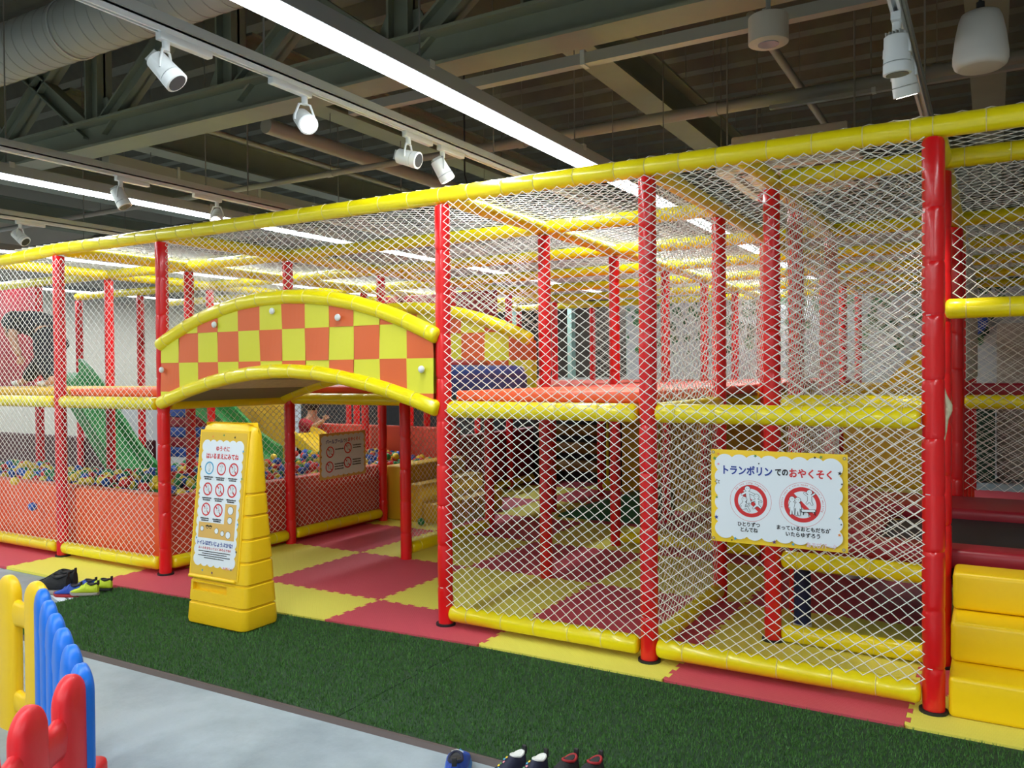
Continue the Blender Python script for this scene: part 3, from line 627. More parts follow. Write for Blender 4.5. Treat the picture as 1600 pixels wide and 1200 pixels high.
def vis(p):     # shows largest first: seen between the posts through the two open sides of the pit
    d=(Vector(p[:3])-CAM).length
    front = p[2]>.485 and (p[1]<2.2 or p[0]>-4.2)
    return d-(3 if p[2]>.50 else 0)
pos.sort(key=vis)
for p in pos[:300]:
    o=bpy.data.objects.new('pit_ball',bmesh_[BN[p[3]]]); COL.objects.link(o); o.location=p[:3]; tag(o,'%s plastic ball lying among the balls of the ball pit'%BN[p[3]],'ball','balls in the ball pit')
big=MB()
for p in pos[300:]: big.sphere(p[:3],.035,8,m=BC[p[3]])
big.recalc=False; tag(big.build('pit_balls',None,None,60),'mass of coloured plastic balls filling the pit','balls',None,'stuff')
tag(MB().box(-7.15,-2.58,.24,2.40,.02,.22).build('pit_ball_bed',mat('ball_bed',(120,60,50),.8),None,0),'lower layers of the ball pit under the coloured balls','balls',None,'stuff')
def loose(p,nm,label):
    o=bpy.data.objects.new('pit_ball',bmesh_[nm]); COL.objects.link(o); o.location=p; tag(o,label,'ball','stray balls')
loose((-4.0,-.02,.36),'blue','blue ball caught in the front net of the ball pit'); loose((-4.25,-.02,.55),'yellow','yellow ball caught in the front net at the cropped end')
loose((-1.92,2.36,.035),'green','stray green ball on the mat at the foot of the yellow steps')
loose((1.38,.44,2.483),'blue','blue ball lying on the roof net, nearest the front rail'); loose((1.55,.48,2.483),'yellow','yellow ball lying on the roof net beside the blue one'); loose((1.40,1.47,2.483),'red','red ball lying on the roof net'); loose((1.48,1.30,2.483),'blue','blue ball lying on the roof net beside the red one')

# step block behind the passage
st=thing('step_block','mustard padded step block at the end of the ball pit wall','steps',(-2,2.98,0))
for k,(xa,xb,h) in enumerate(((-2.42,-2.21,.52),(-2.21,-1.99,.36),(-1.99,-1.75,.19))): MB().rbox(xa,xb,2.47,3.55,0,h,.02,3).build('step',MUST,st,50)
tag(MB().rbox(-4.6,-2.46,3.74,3.84,0,.80,.02,3).build('pit_wall',SAL,None,50),'red orange padded wall at the far side of the pit, under the arch view','pit wall','ball pit walls')
tag(MB().rbox(-2.58,-2.46,3.86,5.95,0,.70,.02,3).build('wall_panel',DRED,None,50),'low dark red padded wall running inward behind the mustard step block','panel')
# slides and blocks in the pit
def slide(name,x0,z0,x1,z1,y0,y1,m,label,sw=.16):
    r=thing(name,label,'slide',((x0+x1)/2,(y0+y1)/2,min(z0,z1)))
    n=14; P=[]
    for k in range(n+1):
        t=k/n; P.append((x0+(x1-x0)*t, z0+(z1-z0)*(t+.10*math.sin(2*PI*t)*-.5)))
    mb=MB(); rings=[]
    for x,z in P: rings.append([(x,y0,z-.05),(x,y1,z-.05),(x,y1,z),(x,y0,z)])
    mb.loft(rings); mb.build('chute',m,r,30)
    for yy in (y0-.03,y1):
        mb=MB(); rings=[]
        for x,z in P: rings.append([(x,yy,z-.06),(x,yy+.05,z-.06),(x,yy+.05,z+sw),(x,yy,z+sw)])
        mb.loft(rings); mb.build('side_wall',m,r,30)
slide('green_slide',-6.35,1.44,-4.95,.27,1.5,1.85,GRN,'green plastic slide going down into the ball pit')
slide('green_slide',-5.35,1.10,-4.18,.45,2.5,2.8,GRN,'second green slide, its lower end seen under the arch')
slide('yellow_slide',-4.30,.72,-3.66,.42,3.02,3.4,mat('yellow_plastic',(232,196,40),.35),'yellow plastic slide ending behind the ball pool rules banner',.08)
bl=thing('climbing_blocks','stack of blue and red padded blocks behind the ball pit','climbing blocks',(-5.75,3.3,.4))
for k in range(6): MB().rbox(-6.05,-5.55,2.72,3.2,.42+.12*k,.54+.12*k,.02,3).build('block',BLU if k%2==0 else DRED,bl,50)
yp=thing('wall_panel','large mustard padded panel beyond the sign stand','panel',(-5.15,3.57,.5)); MB().rbox(-5.7,-4.72,3.50,3.56,.2,1.16,.02,3).build('pad',MUST,yp,50)
# red tower panels
for x0,x1,y,z0,z1,l in ((-3.9,-2.27,4.3,1.3,2.35,'dark red padded tower panel with a round window, above the arch'),(-8.3,-7.08,1.85,1.28,2.5,'dark red padded panel behind the bending person')):
    r=thing('tower_panel',l,'panel',((x0+x1)/2,y,z0),'red tower panels'); bm=bmesh.new()
    MB().rbox(x0,x1,y-.04,y+.04,z0,z1,.02,3).build('pad',DRED,r,50)
    if x0>-5: MB().cyl((x0+.95,y-.045,1.98),(x0+.95,y-.041,1.98),.16,24,mat('window_amber',(196,150,60),.6)).build('round_window',None,r,40)  # flat amber disc set where the panel has a hole
# inner far things under the deck
yw=thing('wall_panel','mustard padded wall deep under the deck, fifth row','panel',(-.3,4.83,0)); MB().rbox(-.95,.0,4.80,4.88,0,1.16,.02,3).build('pad',MUST,yw,50); MB().rbox(.02,1.15,4.80,4.88,0,1.16,.02,3).build('pad',MUST,yw,50)
rl=thing('roller_gate','dark gateway with amber rollers at the back under the deck','roller gate',(-1.75,5.4,0))
for k in range(4): MB().cyl((-2.3,5.4,.25+.22*k),(-1.25,5.4,.25+.22*k),.07,14).build('roller',mat('amber_roller',(120,84,26),.6),rl,50)
for x in (-2.34,-1.21): MB().rbox(x-.04,x+.04,5.34,5.46,0,1.18,.015,2).build('side_post',BLK,rl,50)
MB().box(-2.4,-1.15,5.75,5.8,0,1.18).build('back_sheet',BLK,rl,0)
gw=thing('wedge_ramp','green padded wedge ramp on the mats under the deck','ramp',(-.4,3.6,0))
mb=MB(); mb.add([(-1.02,3.35,0),(-.06,3.35,0),(-.06,4.0,0),(-1.02,4.0,0),(-.98,3.35,.04),(-.3,3.35,.26),(-.06,3.35,.26),(-.06,4.0,.26),(-.3,4.0,.26),(-.98,4.0,.04)],[(3,2,1,0),(0,1,6,5,4),(2,3,9,8,7),(4,5,8,9),(5,6,7,8),(1,2,7,6),(3,0,4,9)]); mb.build('pad',mat('dark_green_vinyl',(26,92,54),.45),gw,0)
hb=thing('hanging_ball','yellow ball hanging on a yellow rope under the deck','hanging ball',(-.77,4.0,.2)); MB().sphere((-.77,4.0,.24),.055,14).build('ball',YEL,hb,60); MB().cyl((-.77,4,.29),(-.77,4,1.24),.014,8).build('rope',YEL,hb,60)
tag(MB().rbox(-2.3,.9,6.3,6.38,0,.75,.02,3).build('wall_panel',SAL,None,50),'low salmon red padded wall at the far back under the deck','panel')
# dark display behind everything under the deck
tag(MB().box(-7.6,-2.3,6.6,6.66,0,1.16).build('dark_curtain',mat('dark_cloth',(38,40,42),.9,var=.2,vscale=14)),'dark hanging cloth beyond the frame, seen under the arch','curtain')

# ---------------------------------------------------------------- trampoline and its steps
tr=thing('trampoline','trampoline with dark red pads round a black bed, behind the steps','trampoline',(2.7,1.4,0))
for a in ((1.74,3.55,.665,.87,.45,.545),(1.74,3.55,1.75,2.33,.49,.58),(1.74,2.12,.88,1.745,.45,.55)): MB().rbox(*a,.03,4).build('edge_pad',DRED,tr,50)
mb=MB(); mb.add([(2.1,.86,.52),(3.5,.86,.52),(3.5,1.76,.52),(2.4,1.76,.52),(2.1,1.5,.52)],[(0,1,2,3,4)]); mb.recalc=False; mb.build('bed',BLK,tr,0)
for x,y in ((1.74,.9),(3.45,.75),(3.45,2.2),(1.82,2.2)): 
    l=MB().cyl((x,y,.0),(x,y,.47),.045,12).build('leg',mat('navy_vinyl',(24,34,80),.6),tr,50); MB().cyl((x,y,0),(x,y,.025),.05,12).build('foot',WHT,l,50)
MB().box(1.8,3.5,1.0,2.2,.30,.33).build('under_sheet',BLK,tr,0)
sp=thing('stair_steps','three golden yellow padded steps up to the trampoline','steps',(3.1,.28,0))
for k,(y0,h) in enumerate(((-.03,.165),(.17,.335),(.37,.50))): MB().rbox(2.485,3.52,y0,.585,(0,.165,.335)[k]+.001*k,h,.02,4).build('step',GOLD,sp,50)
tag(MB().rbox(1.72,2.40,2.46,2.54,.58,1.03,.02,3).build('wall_panel',MUST,None,50),'mustard padded board behind the trampoline','panel')
tag(MB().rbox(2.5,3.7,2.5,2.6,1.22,1.31,.02,3).build('deck_edge',DRED,None,50),'dark red padded deck edge above the rail behind the trampoline','deck pad')
mb=MB(); mb.add([(1.95,2.75,1.3),(2.4,2.75,1.3),(2.4,2.75,1.78),(1.95,3.0,1.3),(2.4,3.0,1.3),(2.4,3.0,1.78)],[(0,1,2),(5,4,3),(0,3,4,1),(1,4,5,2),(2,5,3,0)])
tag(mb.build('climbing_wedge',GOLD,None,0),'golden yellow wedge on the upper deck behind the net','ramp')
tag(MB().rbox(1.7,2.38,2.41,3.5,1.238,1.3,.02,3).build('deck_pad',MUST,None,50),'mustard padded deck mat carrying the yellow wedge','deck pad')
tag(MB().cyl((2.38,8.98,2.05),(2.38,8.88,2.05),.2,32,mat('blue_disc',(34,74,160),.4)).build('wall_disc',None,None,50),'round blue disc on the mural wall behind the trampoline','wall disc')
d1=thing('storage_cabinet','grey beige cabinet in front of the mural wall','cabinet',(4.6,8.6,0)); MB().box(2.68,5.9,8.4,8.95,0,1.98).build('body',mat('greige_board',(176,168,158),.6),d1,0)
for x in (2.70,3.52,4.34,5.1): MB().box(x,x+.8,8.385,8.4,.05,1.9).build('door',mat('greige_board',(176,168,158),.6),d1,0)
gd=thing('green_locker','dark green ribbed locker beside the cabinet','cabinet',(2.95,8.3,0)); mb=MB(); mb.box(2.36,2.66,8.1,8.6,0,1.2)
for k in range(10): mb.box(2.37+.029*k,2.385+.029*k,8.08,8.1,.03,1.17)
mb.build('body',mat('dark_green_paint',(30,70,52),.6),gd,0)

# ---------------------------------------------------------------- signs
def cloud(u0,u1,v0,v1,nu,nv,a):
    pts=[]
    def run(p,q,n):
        for k in range(n):
            A=(p[0]+(q[0]-p[0])*k/n,p[1]+(q[1]-p[1])*k/n); B=(p[0]+(q[0]-p[0])*(k+1)/n,p[1]+(q[1]-p[1])*(k+1)/n); dx,dy=B[0]-A[0],B[1]-A[1]; L=math.hypot(dx,dy); nx,ny=dy/L,-dx/L
            for s_ in range(7): t=s_/7; b=a*math.sin(PI*t)**.7 if t else 0; pts.append((A[0]+dx*t+nx*b,A[1]+dy*t+ny*b))
    run((u0,v0),(u1,v0),nu); run((u1,v0),(u1,v1),nv); run((u1,v1),(u0,v1),nu); run((u0,v1),(u0,v0),nv); return pts
def noway(F,part,u,v,r,pose,head=(0,.42),ink=None,slash=True,sx=1):
    F.ring(part,u,v,r*.78,r,ink or PRED,2,sx)
    if slash: 
        c=.58*r; F.cap(part,(u-c,v+c),(u+c,v-c),r*.1,ink or PRED,3)
    F.figure('pictogram',u,v,r*1.15,pose,4,head)
# trampoline banner
W,H=.58,.415
sg=thing('rules_banner','yellow edged white banner with trampoline rules and two red rings','sign',(1.825,-.089,.64))
cur=lambda u,v:.006*math.sin(u/W*PI*1.5+.4)*math.sin(v/H*3+.5)
def f1(u,v,o): return (1.535+u,-.088-o-cur(u,v),.635+v)
F=Flat(f1); n=16
mb=MB(); 
for k in range(n):
    for l in range(6):
        a,b,c,d=W*k/n,W*(k+1)/n,H*l/6,H*(l+1)/6; mb.add([f1(a,c,0),f1(b,c,0),f1(b,d,0),f1(a,d,0)],[(0,1,2,3)],PYEL)
bmw=MB(); 
for part,pts in (('sheet',None),): mb.recalc=False; mb.build('sheet',None,sg,40)
def cloudgrid(F,part,pts,m,lay):   # fan so that the curled sheet stays under it
    F.poly(part,pts,m,lay)
curl0=cur; 
F.fn=lambda u,v,o:(1.535+u,-.0955-o,.635+v)
F.poly('white_cloud',cloud(.032,.548,.032,.383,8,6,.014),PAPER,1)
F.text('title','トランポリン',.165,.327,PBLUE,.215,.042,.034); F.text('title','での',.312,.326,INK,.055,.03,.045); F.text('title','おやくそく',.432,.326,PRED,.175,.040,.034)
for u,r,R1,R0 in ((.178,.090,.072,.055),(.398,.095,.076,.058)):
    v=.192; pn='prohibition_ring#t%d'%(u*1000); F.ring('thin_ring#%d'%(u*1000),u,v,r-.0006,r+.0006,PRED,2,1,64); F.ring(pn,u,v,R0,R1,PRED,2,1,64); c=R0*.74; F.cap(pn,(u-c,v+c),(u+c,v-c),.0085,PRED,3)
F.figure('pictogram',.165,.215,.075,[(0,.2,.05,-.15,.1),(.02,-.15,.02,-.42,.06),(.08,-.15,.16,-.4,.06),(-.1,.2,-.32,.06,.05),(.1,.2,.4,.08,.05)],4)
F.figure('pictogram',.205,.185,.07,RUN_POSE,7); F.figure('pictogram',.152,.170,.07,SIT_POSE,10)
F.figure('pictogram',.356,.182,.075,STAND_POSE,4); F.figure('pictogram',.380,.180,.075,STAND_POSE,7); F.figure('pictogram',.428,.218,.07,JUMP_POSE,4)
F.cap('pictogram',(.398,.166),(.45,.170),.006,INK,10); F.cap('pictogram',(.400,.167),(.448,.170),.0045,PAPER,11)
for a,b in (((.405,.163),(.403,.15)),((.425,.163),(.426,.145)),((.447,.165),(.452,.152))): F.cap('pictogram',a,b,.0018,INK,10)
def arc(s_,u,v,r,t0,t1,h):
    n=len(s_)
    for k,ch in enumerate(s_):
        if ch==' ': continue
        t=t0+(t1-t0)*k/(n-1); vv,f=text2d(ch); hh=max(vv[:,1].max()-vv[:,1].min(),1e-3); sc=h*.95; vv=vv*sc; c,sn=math.cos(t-PI/2),math.sin(t-PI/2); lift={'p':-.25,'g':-.25,'j':-.1,"'":.3}.get(ch,0)*h
        F.mb('ring_lettering').add([F.fn(u+(r+lift)*math.cos(t)+a*c-b*sn,v+(r+lift)*math.sin(t)+a*sn+b*c,.0015) for a,b in vv],f,PRED)
arc('Do not jump together',.178,.192,.081,PI*.78,PI*.20,.012); arc("Please take a turn when someone's waiting",.398,.192,.0855,PI*1.05,-PI*.09,.012)
F.text('caption','ひとりずつ',.170,.088,INK,.098,.021,.03); F.text('caption','とんでね',.172,.064,INK,.076,.021,.03)
F.text('caption','まっているおともだちが',.402,.088,INK,.222,.021,.03); F.text('caption','いたらゆずろう',.40,.062,INK,.142,.021,.03)
F.text('logo_lettering','あそびパーク',.476,.022,PPINK,.122,.022,.03,2); F.text('logo_lettering','あそびパーク',.476,.022,PAPER,.120,.020,.0,3)
for u,v,r,m in ((.018,.375,.010,PGRN),(.035,.395,.008,PORA),(.035,.35,.007,PPINK),(.03,.27,.014,INK),(.027,.20,.008,PGRN),(.025,.11,.011,PBLUE),(.2,.393,.009,PGRN),(.11,.02,.009,PCY),(.145,.018,.008,PYEL),(.095,.012,.005,INK),(.28,.02,.010,PPUR),(.36,.018,.009,PCY),(.45,.397,.007,INK),(.475,.4,.009,PGRN),(.55,.335,.010,INK),(.558,.29,.006,INK),(.548,.145,.005,PCY),(.555,.12,.005,INK),(.548,.075,.008,PORA),(.215,.36,.005,INK)): F.star('stars',u,v,r,m,3,.3+u*9)
F.star('stars',.03,.27,.0095,PAPER,4,.3+.27)
for u,v in ((.012,.403),(.568,.398),(.012,.014),(.565,.014)): F.ring('eyelet',u,v,.0035,.0075,mat('brass',(170,160,130),.3,metal=.8),3,1,16)
F.build(sg)
for u,v in ((.012,.403),(.568,.398),(.012,.014),(.565,.014)):
    MB().tube([(1.535+u,-.098,.635+v),(1.535+u,-.078,.635+v+.004)],.0018,6).build('tie_cord',NET,sg,0)
# ball pool banner
sg=thing('rules_banner','dim white banner with ball pool rules and four small rings, on the pit net','sign',(-2.38,1.82,.48))
Wb,Hb=.60,.40; f3=lambda u,v,o:(-2.372+o,1.52+u,.485+v); F=Flat(f3)
mb=MB(); mb.prism([(0,0),(Wb,0),(Wb,Hb),(0,Hb)],lambda u,v,w_:f3(u,v,w_),.002,PTAN); mb.build('sheet',None,sg,0)
F.poly('white_cloud',cloud(.03,Wb-.03,.03,Hb-.03,8,6,.012),PAPER,1)
F.text('title','ボールプール',.185,.325,PBLUE,.22,.04,.034); F.text('title','での',.325,.325,INK,.05,.028,.02); F.text('title','おやくそく',.445,.33,PRED,.165,.036,.034)
for k,(u,v) in enumerate(((.13,.235),(.36,.255),(.12,.105),(.355,.125))):
    noway(F,'prohibition_ring#b%d'%k,u,v,.05,(RUN_POSE,JUMP_POSE,SIT_POSE,STAND_POSE)[k])
    for l in range((1,2,3,3)[k]): F.dashes('caption',u+.065,v+.02-.022*l,.11,.013,INK,3,k*7+l,'L')
for u,v,m in ((.012,.3,INK),(.015,.2,INK),(.012,.1,INK),(.3,.012,INK),(.35,.012,PGRN),(.585,.25,INK),(.1,.388,PORA),(.25,.385,PGRN)): F.star('stars',u,v,.009,m,3)
F.build(sg)

# ---------------------------------------------------------------- yellow sign stand
PLAS=mat('yellow_plastic_stand',(244,200,24),.38,.06,60)
ss=thing('sign_stand','yellow plastic sign stand on the turf with rules poster','sign stand',(-1.14,-.55,-.01))
def rrect(cx,cy,hx,hy,r,z,n=5):
    pts=[]
    for sx,sy,a0 in ((1,1,0),(-1,1,PI/2),(-1,-1,PI),(1,-1,3*PI/2)):
        for k in range(n+1): a=a0+PI/2*k/n; pts.append((cx+sx*(hx-r)+r*math.cos(a),cy+sy*(hy-r)+r*math.sin(a),z))
    return pts
def body_at(z):    # left, right, front, back of the tapering body
    t=z/1.14; return (-1.347+.02*t, -.866-.035*t, -.668+.115*t, -.400-.075*t)
rings=[]
def ring(z,ins=0,r=.04):
    a,b,c,d=body_at(z); rings.append(rrect((a+b)/2,(c+d)/2,(b-a)/2-ins,(d-c)/2-ins,r,z-.008))
ring(0,.02); ring(.012,.004); ring(.03,0)
for zg in (.125,.25,.375,.50,.63,.75): ring(zg-.009); ring(zg-.004,.007); ring(zg+.004,.007); ring(zg+.009)
ring(1.08,0,.04); ring(1.115,.008,.04); ring(1.132,.025,.035); ring(1.14,.05,.03)
body=MB().loft(rings).build('body',PLAS,ss,40)
cut=MB().box(-1.30,-1.02,-.70,-.622,.185,.228).build('cutter',PLAS,ss,0); bo=body.modifiers.new('cut','BOOLEAN'); bo.object=cut; bo.operation='DIFFERENCE'; bo.solver='EXACT'
bpy.context.view_layer.update(); nm_=bpy.data.meshes.new_from_object(body.evaluated_get(bpy.context.evaluated_depsgraph_get())); body.modifiers.clear(); body.data=nm_; bpy.data.objects.remove(cut)
fy_=lambda z:body_at(z)[2]
def fs(u,v,o):   # poster plane on the leaning front
    z=.285+v; return (-1.347+.02*z/1.14+.022+u, fy_(z)-.004-o, z-.008)
F=Flat(fs); PW,PH=.375,.80
MB().prism([(-.012,-.012),(PW+.012,-.012),(PW+.012,PH+.012),(-.012,PH+.012)],lambda u,v,w_:fs(u,v,w_+.001),.012,PLAS).build('poster_frame',None,ss,0)
MB().prism([(0,0),(PW,0),(PW,PH),(0,PH)],lambda u,v,w_:fs(u,v,.003+w_),.003,mat('poster_yellow',(226,184,50),.45)).build('poster_sheet',None,ss,0)
F.fn=lambda u,v,o:fs(u,v,.0035+o)
F.poly('white_cloud',cloud(.028,PW-.028,.06,PH-.055,6,13,.012),PAPER,1)
F.text('title','ゆうぐに',.19,.708,PRED,.11,.030,.034); F.text('title','はいるまえにみてね',.19,.665,PRED,.265,.032,.034)
k=0
for rr_,v in enumerate((.596,.478,.364)):
    for cc,u in enumerate((.085,.185,.285)):
        if rr_==2 and cc==2: continue
        noway(F,'prohibition_ring#s%d'%k,u+.004,v,.037,(STAND_POSE,JUMP_POSE,RUN_POSE,SIT_POSE)[k%4],ink=PCY if k==0 else PRED,slash=k>1)
        F.dashes('caption',u,v-.050,.07,.009,INK,3,k); F.dashes('caption',u,v-.061,.055,.009,INK,3,k+20); k+=1
F.poly('belongings_box',[(.245,.405),(.335,.405),(.335,.205),(.04,.205),(.04,.292),(.245,.292)],PTAN,2)
for u,v,r in ((.29,.37,.022),(.29,.315,.018),(.07,.255,.013),(.285,.235,.019),(.19,.25,.015),(.238,.24,.014)): bn=F.uid('belonging'); F.disc(bn,u,v,r+.002,INK,3,12); F.disc(bn,u,v,r,PAPER,4,12)
F.cap('eyeglasses',(.10,.272),(.15,.272),.003,INK,3); F.ring('eyeglasses',.112,.268,.008,.011,INK,3,1,12); F.ring('eyeglasses',.138,.268,.008,.011,INK,3,1,12)
F.text('notice','トイレはだいじょうぶかな?',.185,.178,PBLUE,.29,.026,.034); F.text('notice','ルールをまもってよくあそんでね!!',.185,.150,PRED,.265,.015,.02)
for l in range(4): F.dashes('small_print',.185,.132-.012*l,(.26,.20,.26,.16)[l],.006,INK,3,40+l)
for u,v,m in ((.015,.6,INK),(.02,.45,INK),(.355,.7,PCY),(.36,.55,PGRN),(.10,.775,PORA),(.19,.785,PGRN),(.28,.775,INK),(.355,.3,PCY),(.03,.2,PCY),(.36,.15,INK),(.10,.025,PCY),(.18,.018,PPUR),(.33,.05,PGRN)): F.star('stars',u,v,.009,m,3,u*11)
F.text('logo_lettering','あそびパーク',.305,.052,PPINK,.08,.016,.02,3)
F.build(ss)
# handle recess and lip at the foot of the poster
MB().rbox(-1.337,-.955,-.655,-.60,.250,.274,.012,3).build('poster_lip',PLAS,ss,40)
# ---------------------------------------------------------------- play fence panels
def picket(mb,u,h,w=.128,t=.06,n=24):
    rings=[]
    T_=[0,.25,.45,.62,.77,.88,.95,.985,.999]; zs=[0,.02,h*.5]+[h-.075+.075*q for q in T_]; sc=[.96,1,1]+[math.sqrt(1-q*q) for q in T_]
    for z,s_ in zip(zs,sc):
        r=[]
        for k in range(n):
            a=2*PI*k/n; ca,sa=math.cos(a),math.sin(a); e=.7
            r.append((u+math.copysign(abs(ca)**e,ca)*w/2*s_, math.copysign(abs(sa)**e,sa)*t/2*(.2+.8*s_), z))
        rings.append(r)
    mb.loft(rings)
def fence(p0,p1,n,m,label,u0=.0,H_=.62,w=.128):
    p0,p1=Vector(p0),Vector(p1); d=(p1-p0); ang=math.atan2(d.y,d.x); L=d.length
    r=thing('fence_panel',label,'fence',(p0.x,p0.y,-.02),'plastic play fence panels'); r.rotation_euler=(0,0,ang)
    for k in range(n): 
        mb=MB(); picket(mb,u0+L*k/max(1,n-1),H_,w); mb.build('picket',m,r,60,local=True)
    for z0,z1,nm in ((H_-.215,H_-.085,'upper_rail'),(.06,.17,'lower_rail')):
        mb=MB(); rings=[]; N=(n-1)*10
        for k in range(N+1):
            u=u0+L*k/N; ph=(k%10)/10; sag=.028*math.sin(PI*ph); zt=z1+.03-sag*1.6; zb=z0+.0+sag*.6; ym=.024-.004*math.sin(PI*ph)
            ring_=[]
            for q in range(12): a=2*PI*q/12; ring_.append((u,ym*math.copysign(abs(math.cos(a))**.7,math.cos(a)),(zt+zb)/2+(zt-zb)/2*math.copysign(abs(math.sin(a))**.7,math.sin(a))))
            rings.append(ring_)
        mb.loft(rings); mb.build(nm,m,r,60,local=True)
    mb=MB()
    for k in range(n):
        u=u0+L*k/max(1,n-1); mb=MB(); mb.tube([(u+.022*math.cos(2*PI*q/16),-.0265,.40+.022*math.sin(2*PI*q/16)) for q in range(16)],.0022,6,closed=True); mb.build('embossed_ring',m,r,60,local=True)
    return r
FB=mat('fence_blue',(0,108,214),.42,.03,40); FRd=mat('fence_red',(222,36,44),.42,.03,40); FY=mat('fence_yellow',(240,196,12),.42,.03,40)
fence((-.463,-1.985),(.441,-2.401),6,FB,'blue plastic play fence panel of six rounded pickets')
rf_=fence((.495,-2.47),(.83,-2.99),4,FRd,'red plastic play fence panel nearest the camera',H_=.62)
MB().rbox(-.135,-.03,-.05,.045,0,.345,.02,3).build('connector_foot',FRd,rf_,50,local=True)
fence((-1.62,-1.90),(-.60,-1.93),6,FY,'yellow plastic play fence panel meeting the blue one')

# ---------------------------------------------------------------- shoes
def shoe(label,loc,rz,up_,sole,lining,trim,L=.2,kid=False,laces=True,stars=False,straps=False,tab=True):
    """toe along +x in local space, heel at x=0"""
    r=thing('shoe',label,'shoe',loc,'shoes by the play frame'); k=L/.2; Wd=.078*k
    def half(t): return Wd/2*(.72+.28*math.sin(PI*min(1,t*1.05))**.8 if t<.45 else (1.0 if t<.72 else max(.12,math.cos((t-.72)/.28*PI/2)**.55)))*(.86 if t<.2 else 1)
    def top(t): return k*(.082-.010*t/.2 if t<.2 else .072+.010*(t-.2)/.18 if t<.38 else .082-.040*((t-.38)/.37) if t<.75 else .042*max(.45,math.cos((t-.75)/.25*1.1)))
    N=18
    def sec(t,z0,z1,ins,n=16,pw=.8):
        out=[]; h=half(t)-ins
        for q in range(n): a=2*PI*q/n; c,s_=math.cos(a),math.sin(a); out.append((L*t,h*math.copysign(abs(c)**pw,c),z0+(z1-z0)*(.5+.5*math.copysign(abs(s_)**pw,s_))))
        return out
    ts=[.0,.02]+[.05+.9*i/N for i in range(N+1)]+[.98,1.0]
    MB().loft([sec(min(max(t,.0),1),0+(.012*k*max(0,(t-.8)/.2)**1.5),.022*k+(.010*k*max(0,(t-.8)/.2)**1.5),-.003 if .02<t<.98 else .006,pw=.5) for t in ts]).build('sole',sole,r,50,local=True)
    mb=MB(); rings=[]
    for t in ts:
        zt=top(t); n=16; out=[]; h=half(t)-(.002 if .02<t<.98 else .010)
        for q in range(n):
            a=2*PI*q/n; c,s_=math.cos(a),math.sin(a); z=.016*k+(zt-.016*k)*(.5+.5*math.copysign(abs(s_)**.75,s_)); nar=1-.35*max(0,(z-.03*k)/(.05*k)); out.append((L*t,h*nar*math.copysign(abs(c)**.8,c),z))
        rings.append(out)
    mb.loft(rings); mb.build('upper',up_,r,60,local=True)
    mb=MB(); mb.add([(L*(.20+.15*math.cos(2*PI*q/18)),Wd*.23*math.sin(2*PI*q/18)*1.0,top(.20+.15*math.cos(2*PI*q/18))+.0025) for q in range(18)],[tuple(range(18))]); mb.recalc=False; mb.build('opening',BLK if not kid else lining,r,0,local=True)
    MB().tube([(L*(.20+.16*math.cos(2*PI*q/20)),Wd*.25*math.sin(2*PI*q/20),top(.20+.16*math.cos(2*PI*q/20))+.001) for q in range(20)],.005*k,7,closed=True).build('collar',lining,r,60,local=True)
    if laces:
        for i in range(4):
            t=.42+.075*i; MB().tube([(L*t,y_*Wd*.2,top(t)+.003-abs(y_)*.006) for y_ in (-1,-.5,0,.5,1)],.0028*k,6).build('lace',trim,r,60,local=True)
    if straps:
        for t in (.42,.56): 
            MB().loft([[(L*(t-.04),y_*Wd*.44,top(t-.04)*(1-.45*y_*y_)+.002),(L*(t+.04),y_*Wd*.44,top(t+.04)*(1-.45*y_*y_)+.002),(L*(t+.04),y_*Wd*.44,top(t+.04)*(1-.45*y_*y_)+.006),(L*(t-.04),y_*Wd*.44,top(t-.04)*(1-.45*y_*y_)+.006)] for y_ in (-1,-.66,-.33,0,.33,.66,1)]).build('strap',trim,r,40,local=True)
    if tab: MB().rbox(-.006,.004,-.009,.009,top(0)-.012,top(0)+.018,.003,2).build('heel_tab',BLK,r,50,local=True)
    if stars:
        F=Flat(lambda u,v,o:(u,v,top(u/L)*.5+.5*top(u/L)+.0035+o)); R_=random.Random(4)
        for q in range(7): F.star('stars',L*(.46+.05*q),R_.uniform(-.35,.35)*Wd*.5,.006,(PYEL,PCY,PPINK,PGRN)[q%4],1,q)
        for p_,mb_ in F.parts.items(): mb_.recalc=False; mb_.build(p_,None,r,0,local=True)
    r.rotation_euler=(0,0,rz); return r
SB=mat('shoe_black',(30,30,32),.8,.2,120); SBL=mat('shoe_blue',(24,70,170),.5); SBD=mat('shoe_navy',(22,26,52),.7); SLI=mat('shoe_lime',(196,214,40),.6); SGR=mat('shoe_sole_grey',(150,144,136),.6); SWH=mat('shoe_white',(224,224,218),.6); SLB=mat('shoe_sole_blue',(50,120,190),.5); SRD=mat('shoe_red',(160,30,36),.6)
D=math.radians
shoe('large black sneaker farther from the camera, in the row by the pit',(-2.66,-.50,-.02),D(198),SB,SGR,SB,SB,.30); shoe('large black sneaker with grey sole, in front of its pair',(-2.58,-.60,-.02),D(200),SB,SGR,SB,SB,.30)
shoe('blue strap shoe of a child, far one, between black and lime shoes',(-2.475,-.475,-.02),D(200),SBL,SWH,SBD,SBL,.19,straps=True,laces=False); shoe('blue strap shoe of a child, near one, between black and lime shoes',(-2.44,-.60,-.02),D(203),SBL,SRD,SBD,SBL,.19,straps=True,laces=False)
shoe('lime green strap shoe behind its pair, at the turf corner',(-2.345,-.45,-.004),D(203),SLI,SB,SB,SLI,.19,straps=True,laces=False); shoe('lime green strap shoe nearest the turf corner',(-2.32,-.56,-.004),D(205),SLI,SGR,SB,SLI,.19,straps=True,laces=False)
